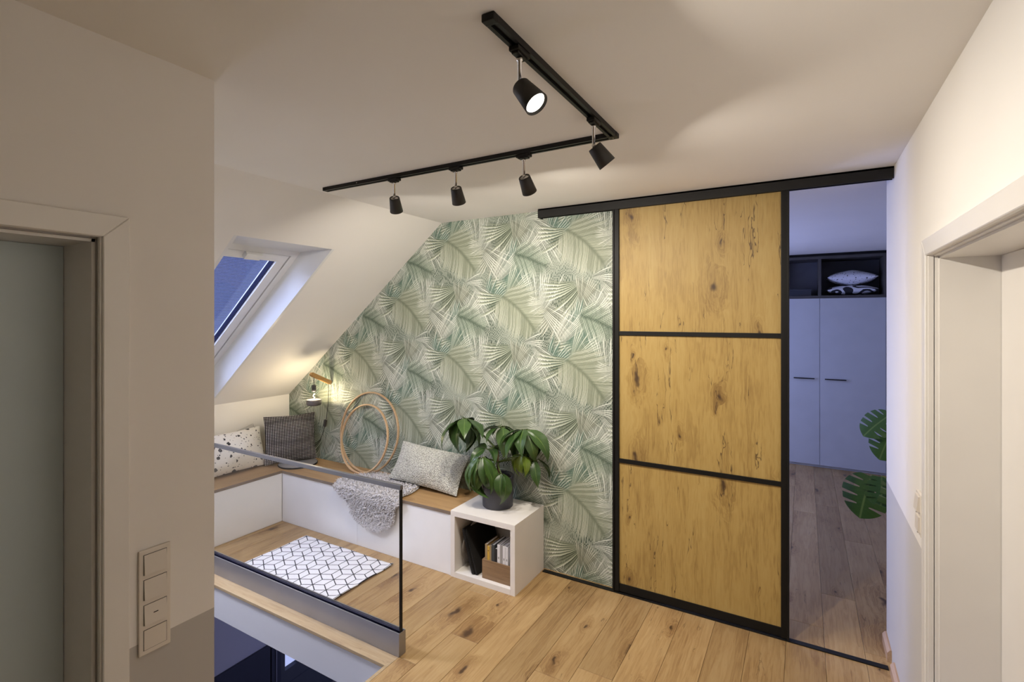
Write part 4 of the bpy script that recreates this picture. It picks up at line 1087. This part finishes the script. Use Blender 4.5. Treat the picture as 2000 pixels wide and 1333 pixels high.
# ------------------------------------------------------------------ plants
def leaf_mesh(name, L, Wd, fold=0.25, droop=0.5, tip=0.0, seed=0, mat='leaf_green'):
    rn = random.Random(seed); bm = bmesh.new(); uvl = bm.loops.layers.uv.new('UVMap')
    NU, NV = 14, 6; g = []
    tw = rn.uniform(-0.35, 0.35); wav = rn.uniform(0, 6)
    for i in range(NU + 1):
        u = i / NU; row = []
        half = Wd / 2 * (math.sin(math.pi * min(1, u ** 0.80)) ** 0.95) * (1 - 0.30 * u ** 4) + 0.0006
        an = droop * u * u * 1.1 + droop * 0.25 * u
        cx = L * u * math.cos(an * 0.6); cz = -L * u * math.sin(an * 0.6)
        for j in range(NV + 1):
            v = (j / NV - 0.5) * 2
            y = v * half; z = fold * abs(v) * half + 0.05 * half * math.sin(u * 16 + wav + v) * abs(v)
            ca, sa = math.cos(tw * u), math.sin(tw * u)
            yy, zz = y * ca - z * sa, y * sa + z * ca
            row.append(bm.verts.new((cx + zz * math.sin(an), yy, cz + zz * math.cos(an))))
        g.append(row)
    for i in range(NU):
        for j in range(NV):
            f = bm.faces.new([g[i][j], g[i + 1][j], g[i + 1][j + 1], g[i][j + 1]])
            for lp_, (a, b) in zip(f.loops, ((i, j), (i + 1, j), (i + 1, j + 1), (i, j + 1))): lp_[uvl].uv = (a / NU, b / NV)
    me = bpy.data.meshes.new(name); bm.normal_update(); bm.to_mesh(me); bm.free(); me.materials.append(M[mat])
    for p in me.polygons: p.use_smooth = True
    return me
pot_c = Vector((-1.853, 2.985, 0.4495))
pl = thing('potted_umbrella_plant', 'leafy green umbrella plant in a dark pot on the cube shelf', 'plant', pot_c)
bm = bmesh.new(); lathe(bm, [(0, 0.0), (0.100, 0.0), (0.106, 0.006), (0.112, 0.205), (0.112, 0.212), (0.104, 0.212), (0.102, 0.185)], 44); pot = obj('pot', bm, 'pot_dark', pl, smooth=True)
bm = bmesh.new(); lathe(bm, [(0, 0.188), (0.06, 0.190), (0.1025, 0.186)], 30); obj('soil', bm, 'soil', pot, smooth=True)
variants = [leaf_mesh('leaf', 1.0, 0.42 + 0.05 * (i % 3), 0.22, 0.40 + 0.22 * (i % 4), seed=i) for i in range(7)]
variants_y = [leaf_mesh('leaf_young', 1.0, 0.46, 0.2, 0.9, seed=30 + i, mat='leaf_yellowish') for i in range(2)]
def up(px, py, Y):
    """photograph direction to a point at depth plane Y (camera model as above)"""
    f = Vector((-math.sin(R(30.21)), math.cos(R(30.21)), 0)); r = Vector((math.cos(R(30.21)), math.sin(R(30.21)), 0))
    d = f + r * ((px - 1000) / 980) - Vector((0, 0, 1)) * ((py - 620) / 980)
    return Vector((0, 0, 1.765)) + d * (Y / d.y)
rn = random.Random(5)
def add_leaf(parent, base, direction, L, Wf=1.0, roll=0.0, young=False):
    d = Vector(direction).normalized()
    lim = (W - 0.03 - pot_c.y - base[1]) / (L * 0.95)      # keep the blade clear of the wall
    if d.y > lim: d.y = lim; d.normalize(); d.y = min(d.y, lim)
    roll *= 0.5 if d.y > lim * 0.6 else 1.0
    o = bpy.data.objects.new('leaf', rn.choice(variants_y if young else variants)); link(o, parent)
    x = d; upv = Vector((0, 0, 1)); y = upv.cross(x)
    if y.length < 0.05: y = Vector((0, 1, 0))
    y.normalize(); z = x.cross(y)
    m = Matrix((x, y, z)).transposed().to_4x4() @ Matrix.Rotation(roll, 4, 'X')
    o.matrix_local = Matrix.Translation(base) @ m @ Matrix.Diagonal((L, L * Wf, L, 1))
def cluster(tip, root, n, L, elev, az0=0.0, spread=360.0, young=False, bend=0.03, rad=0.0045, pet=0.03, seed=0, ev=16):
    r2 = random.Random(seed)
    tip = Vector(tip) - pot_c; root = Vector(root) - pot_c
    mid = (tip + root) / 2 + Vector((r2.uniform(-bend, bend), r2.uniform(-bend, bend), bend))
    pts = []
    for k in range(9):
        s = k / 8; pts.append(root * (1 - s) ** 2 + mid * 2 * s * (1 - s) + tip * s * s)
    bm = bmesh.new(); tube(bm, pts, [rad * 1.3 - rad * 0.5 * k / 8 for k in range(9)], 7)
    st = obj('stem', bm, 'stem_green', pl, smooth=True)
    for k in range(n):
        a = R(az0 + spread * (k + r2.uniform(-0.2, 0.2)) / n); e = R(elev + r2.uniform(-ev, ev))
        d = Vector((math.cos(a) * math.cos(e), math.sin(a) * math.cos(e), math.sin(e)))
        pd = Vector((math.cos(a) * 0.8, math.sin(a) * 0.8, 0.45)).normalized() * pet * r2.uniform(0.7, 1.3)
        bmp = bmesh.new(); tube(bmp, [tip, tip + pd * 0.6, tip + pd], 0.0018, 5); obj('petiole', bmp, 'stem_green', st)
        add_leaf(pl, tip + pd, d, L * r2.uniform(0.82, 1.12), 1.0, r2.uniform(-0.4, 0.4), young)
trunk = pot_c + Vector((0.0, 0, 0.188))
bm = bmesh.new(); tube(bm, [(0, 0, 0.17), (0.006, -0.004, 0.25), (-0.004, 0.002, 0.33), (0.0, 0.0, 0.385)], [0.012, 0.0105, 0.010, 0.008], 9); obj('trunk', bm, 'stem_brown', pl, smooth=True)
top = pot_c + Vector((0, 0, 0.38)); low = pot_c + Vector((0.002, 0, 0.30))
YP = 2.985
cluster(up(908, 822, 2.93), top, 11, 0.235, -34, az0=10, seed=1, rad=0.0055, ev=38)
cluster(up(1025, 844, 3.00), top, 11, 0.230, -38, az0=25, seed=2, ev=26)
cluster(up(981, 838, 3.02), top, 8, 0.190, -15, az0=0, seed=3, ev=24)
cluster(up(940, 898, 2.86), low, 12, 0.255, -58, az0=150, spread=330, seed=4)
cluster(up(1042, 902, 3.03), low, 6, 0.160, -45, az0=0, seed=5)
cluster(up(1022, 893, 2.98), low, 7, 0.135, -40, az0=0, young=True, seed=6, ev=30)
cluster(up(980, 928, 2.895), low, 4, 0.185, -64, az0=220, spread=140, seed=7)
cluster(up(955, 880, 2.95), top, 5, 0.16, -8, az0=40, seed=8, ev=25)

# monstera in the neighbouring room
def monstera_mesh():
    """heart-shaped blade; deep slits between the lobes, lateral ribs from the midrib"""
    bm = bmesh.new(); uvl = bm.loops.layers.uv.new('UVMap')
    NS, NR = 120, 7
    slits = (0.26, 0.40, 0.55, 0.70)
    for side in (-1, 1):
        prev = None
        for k in range(NS + 1):
            q = k / NS; th = math.pi * q                       # 0 = tip, pi = base
            rho = 0.60 - 0.16 * math.sin(th) ** 0.8 * (q < 0.5) - 0.16 * (q >= 0.5) + 0.07 * math.sin(th * 2) * (-1 if q > 0.5 else 0)
            rho = 0.62 * (1 - q) ** 0.6 * 0.0 + (0.62 - 0.34 * min(q / 0.35, 1.0) ** 0.8 * 0.45 - 0.05 * q)
            if q > 0.86: rho *= 1 - 1.4 * (q - 0.86)
            cut = 1.0
            for sl in slits:
                dq = abs(q - sl)
                if dq < 0.021: cut = min(cut, 0.30 + 0.70 * (dq / 0.021) ** 5)
            root = Vector((0.40 + 0.44 * math.cos(th) * (1 if q < 0.5 else 0.86), 0, 0))
            tipv = Vector((0.40 + rho * math.cos(th) * 0.98, side * rho * math.sin(th) * 1.12 + side * 0.02 * (q > 0.9), 0))
            end = root.lerp(tipv, cut); row = []
            for j in range(NR):
                p = root.lerp(end, j / (NR - 1)); d = abs(p.y)
                p.z = 0.05 * d - 0.32 * d * d - 0.22 * max(0, p.x - 0.35) ** 2
                row.append(bm.verts.new(p))
            if prev:
                for j in range(NR - 1):
                    vs_ = [prev[j], row[j], row[j + 1], prev[j + 1]]
                    f = bm.faces.new(vs_ if side < 0 else vs_[::-1])
                    for lp_ in f.loops: lp_[uvl].uv = (min(max(lp_.vert.co.x, 0), 1), 0.5 + lp_.vert.co.y)
            prev = row
    bmesh.ops.remove_doubles(bm, verts=bm.verts, dist=0.0015)
    me = bpy.data.meshes.new('leaf'); bm.normal_update(); bm.to_mesh(me); bm.free(); me.materials.append(M['leaf_monstera'])
    for p in me.polygons: p.use_smooth = True
    return me
mp = Vector((0.78, 3.98, 0.0))
mo = thing('potted_monstera', 'monstera plant reaching past the wall edge in the blue room', 'plant', mp)
bm = bmesh.new(); lathe(bm, [(0, 0.0), (0.13, 0.0), (0.16, 0.30), (0.162, 0.31), (0.15, 0.31), (0.148, 0.27)], 32); mpot = obj('pot', bm, 'pot_dark', mo, smooth=True)
bm = bmesh.new(); lathe(bm, [(0, 0.272), (0.148, 0.270)], 24); obj('soil', bm, 'soil', mpot)
mm = monstera_mesh()
def mleaf(base, dirv, normal, L):
    base = Vector(base) - mp; x = Vector(dirv).normalized(); z = Vector(normal); z = (z - x * z.dot(x)).normalized(); y = z.cross(x)
    o = bpy.data.objects.new('leaf', mm); link(o, mo)
    o.matrix_local = Matrix.Translation(base) @ Matrix((x, y, z)).transposed().to_4x4() @ Matrix.Diagonal((L, L, L, 1))
    bm = bmesh.new(); r0 = Vector((0, 0, 0.27)); mid = (base + r0) / 2 + Vector((0.06, 0, 0.14))
    tube(bm, [r0 * (1 - s) ** 2 + mid * 2 * s * (1 - s) + base * s * s for s in [k / 8 for k in range(9)]], 0.005, 7); obj('stem', bm, 'stem_green', mo, smooth=True)
YM = 3.92
mleaf(up(1702, 928, YM), up(1680, 1000, YM - 0.05) - up(1702, 928, YM), (-0.35, -0.85, 0.35), 0.285)
mleaf(up(1722, 930, YM - 0.02), up(1722, 985, YM - 0.06) - up(1722, 930, YM - 0.02), (0.2, -0.9, 0.35), 0.20)
mleaf(up(1745, 838, YM), up(1728, 872, YM) - up(1745, 838, YM), (-0.3, -0.8, 0.5), 0.22)
mleaf(up(1742, 808, YM + 0.05), up(1690, 845, YM) - up(1742, 808, YM + 0.05), (-0.15, -0.55, 0.70), 0.22)
mleaf(up(1790, 850, YM + 0.1), (0.6, 0.2, 0.1), (0, -0.6, 0.8), 0.28)

# ------------------------------------------------------------------ wardrobe and its contents
YW = 6.893
wd = thing('wardrobe', 'white wardrobe with dark open shelf in the blue room', 'wardrobe', (0.2, 7.2, 0))
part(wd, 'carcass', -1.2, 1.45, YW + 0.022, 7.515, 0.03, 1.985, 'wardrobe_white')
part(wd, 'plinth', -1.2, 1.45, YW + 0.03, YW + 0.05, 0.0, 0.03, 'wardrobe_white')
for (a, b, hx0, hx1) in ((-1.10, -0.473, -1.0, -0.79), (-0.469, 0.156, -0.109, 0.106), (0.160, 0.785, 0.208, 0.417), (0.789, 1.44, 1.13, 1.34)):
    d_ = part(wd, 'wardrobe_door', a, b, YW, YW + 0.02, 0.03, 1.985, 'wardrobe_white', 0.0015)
    o = obj('handle', (lambda bm_: (bx(bm_, hx0 - 0.2, hx1 - 0.2, YW - 0.03 - 7.2, YW - 0.02 - 7.2, 1.037, 1.049), bx(bm_, hx0 + 0.015 - 0.2, hx0 + 0.025 - 0.2, YW - 0.02 - 7.2, YW - 7.2, 1.039, 1.047), bx(bm_, hx1 - 0.025 - 0.2, hx1 - 0.015 - 0.2, YW - 0.02 - 7.2, YW - 7.2, 1.039, 1.047), bm_)[3])(bmesh.new()), 'black_metal', d_)
def wp(n_, *a): return part(wd, n_, *a)
wp('shelf_board', -1.2, 1.45, YW + 0.002, 7.515, 1.986, 2.018, 'dark_brown_board')
wp('top_board', -1.2, 1.45, YW + 0.002, 7.515, 2.448, 2.48, 'dark_brown_board')
wp('shadow_gap_strip', -1.2, 1.45, YW + 0.05, YW + 0.07, 2.48, H - 0.001, 'black_metal')  # black strip standing in for the shade in the gap below the ceiling
wp('back_panel', -1.2, 1.45, 7.30, 7.315, 2.018, 2.448, 'wardrobe_inside')
for x in (-0.487, 0.141, 0.765): wp('divider', x, x + 0.032, YW + 0.002, 7.30, 2.018, 2.448, 'dark_brown_board')
pillow('cushion', 'upper white flecked cushion lying on the wardrobe shelf', 0.48, 0.34, 0.165, 'terrazzo_fabric_small', (0.478, 7.09, 2.227), (0, 0, 0), pinch=0.03, seed=8, power=0.55)
pillow('cushion', 'lower black and white bold patterned cushion on the wardrobe shelf', 0.50, 0.34, 0.12, 'bold_print', (0.478, 7.09, 2.081), (0, 0, 0), pinch=0.03, seed=9, power=0.45)
sb = thing('storage_box', 'flat dark storage box in the left shelf bay of the wardrobe', 'box', (-0.1, 7.05, 2.018))
part(sb, 'body', -0.30, 0.072, 6.93, 7.25, 2.0185, 2.075, 'shelf_box', 0.002); part(sb, 'lid', -0.304, 0.076, 6.926, 7.254, 2.0752, 2.098, 'shelf_box', 0.002)

# ------------------------------------------------------------------ wall switches
ls = thing('light_switch', 'white four gang light switch plate on the left wall', 'switch', (XL, 0.727, 0.96))
bm = bmesh.new(); bx(bm, 0.0005, 0.009, -0.0405, 0.0405, -0.148, 0.148, 0, 0.003); obj('frame', bm, 'switch_white', ls)
for i, zc in enumerate((0.106, 0.0355, -0.0355, -0.106)):
    bm = bmesh.new()
    prism(bm, [(0.009, zc - 0.0275), (0.009, zc + 0.0275), (0.0105, zc + 0.0275), (0.0155 if i < 3 else 0.0105, zc - 0.0275)], 1, -0.0285, 0.0285)
    rk = obj('rocker', bm, 'switch_white', ls)
    if i == 2: obj('indicator', box(0.0115, 0.0135, -0.006, 0.006, zc - 0.0012, zc + 0.0012), 'black_metal', rk)
    obj('recess', box(0.0088, 0.0092, -0.030, 0.030, zc - 0.029, zc + 0.029), 'socket_dark', ls)
rs = thing('wall_thermostat', 'white stacked switch and socket unit beside the right door frame', 'switch', (XR, 2.42, 1.02))
bm = bmesh.new(); bx(bm, -0.011, -0.0005, -0.042, 0.050, -0.077, 0.079, 0, 0.003); obj('frame', bm, 'switch_white', rs)
for zc, s in ((0.04, 1), (-0.036, -1)):
    bm = bmesh.new(); prism(bm, [(-0.011, zc - 0.029), (-0.011, zc + 0.029), (-0.016, zc + 0.029), (-0.022 if s > 0 else -0.018, zc - 0.026)], 1, -0.026, 0.034); obj('rocker', bm, 'switch_white', rs)
    obj('status_light', box(-0.0225 if s > 0 else -0.0185, -0.011, -0.022, -0.017, zc - 0.029, zc - 0.0262), 'socket_dark', rs)
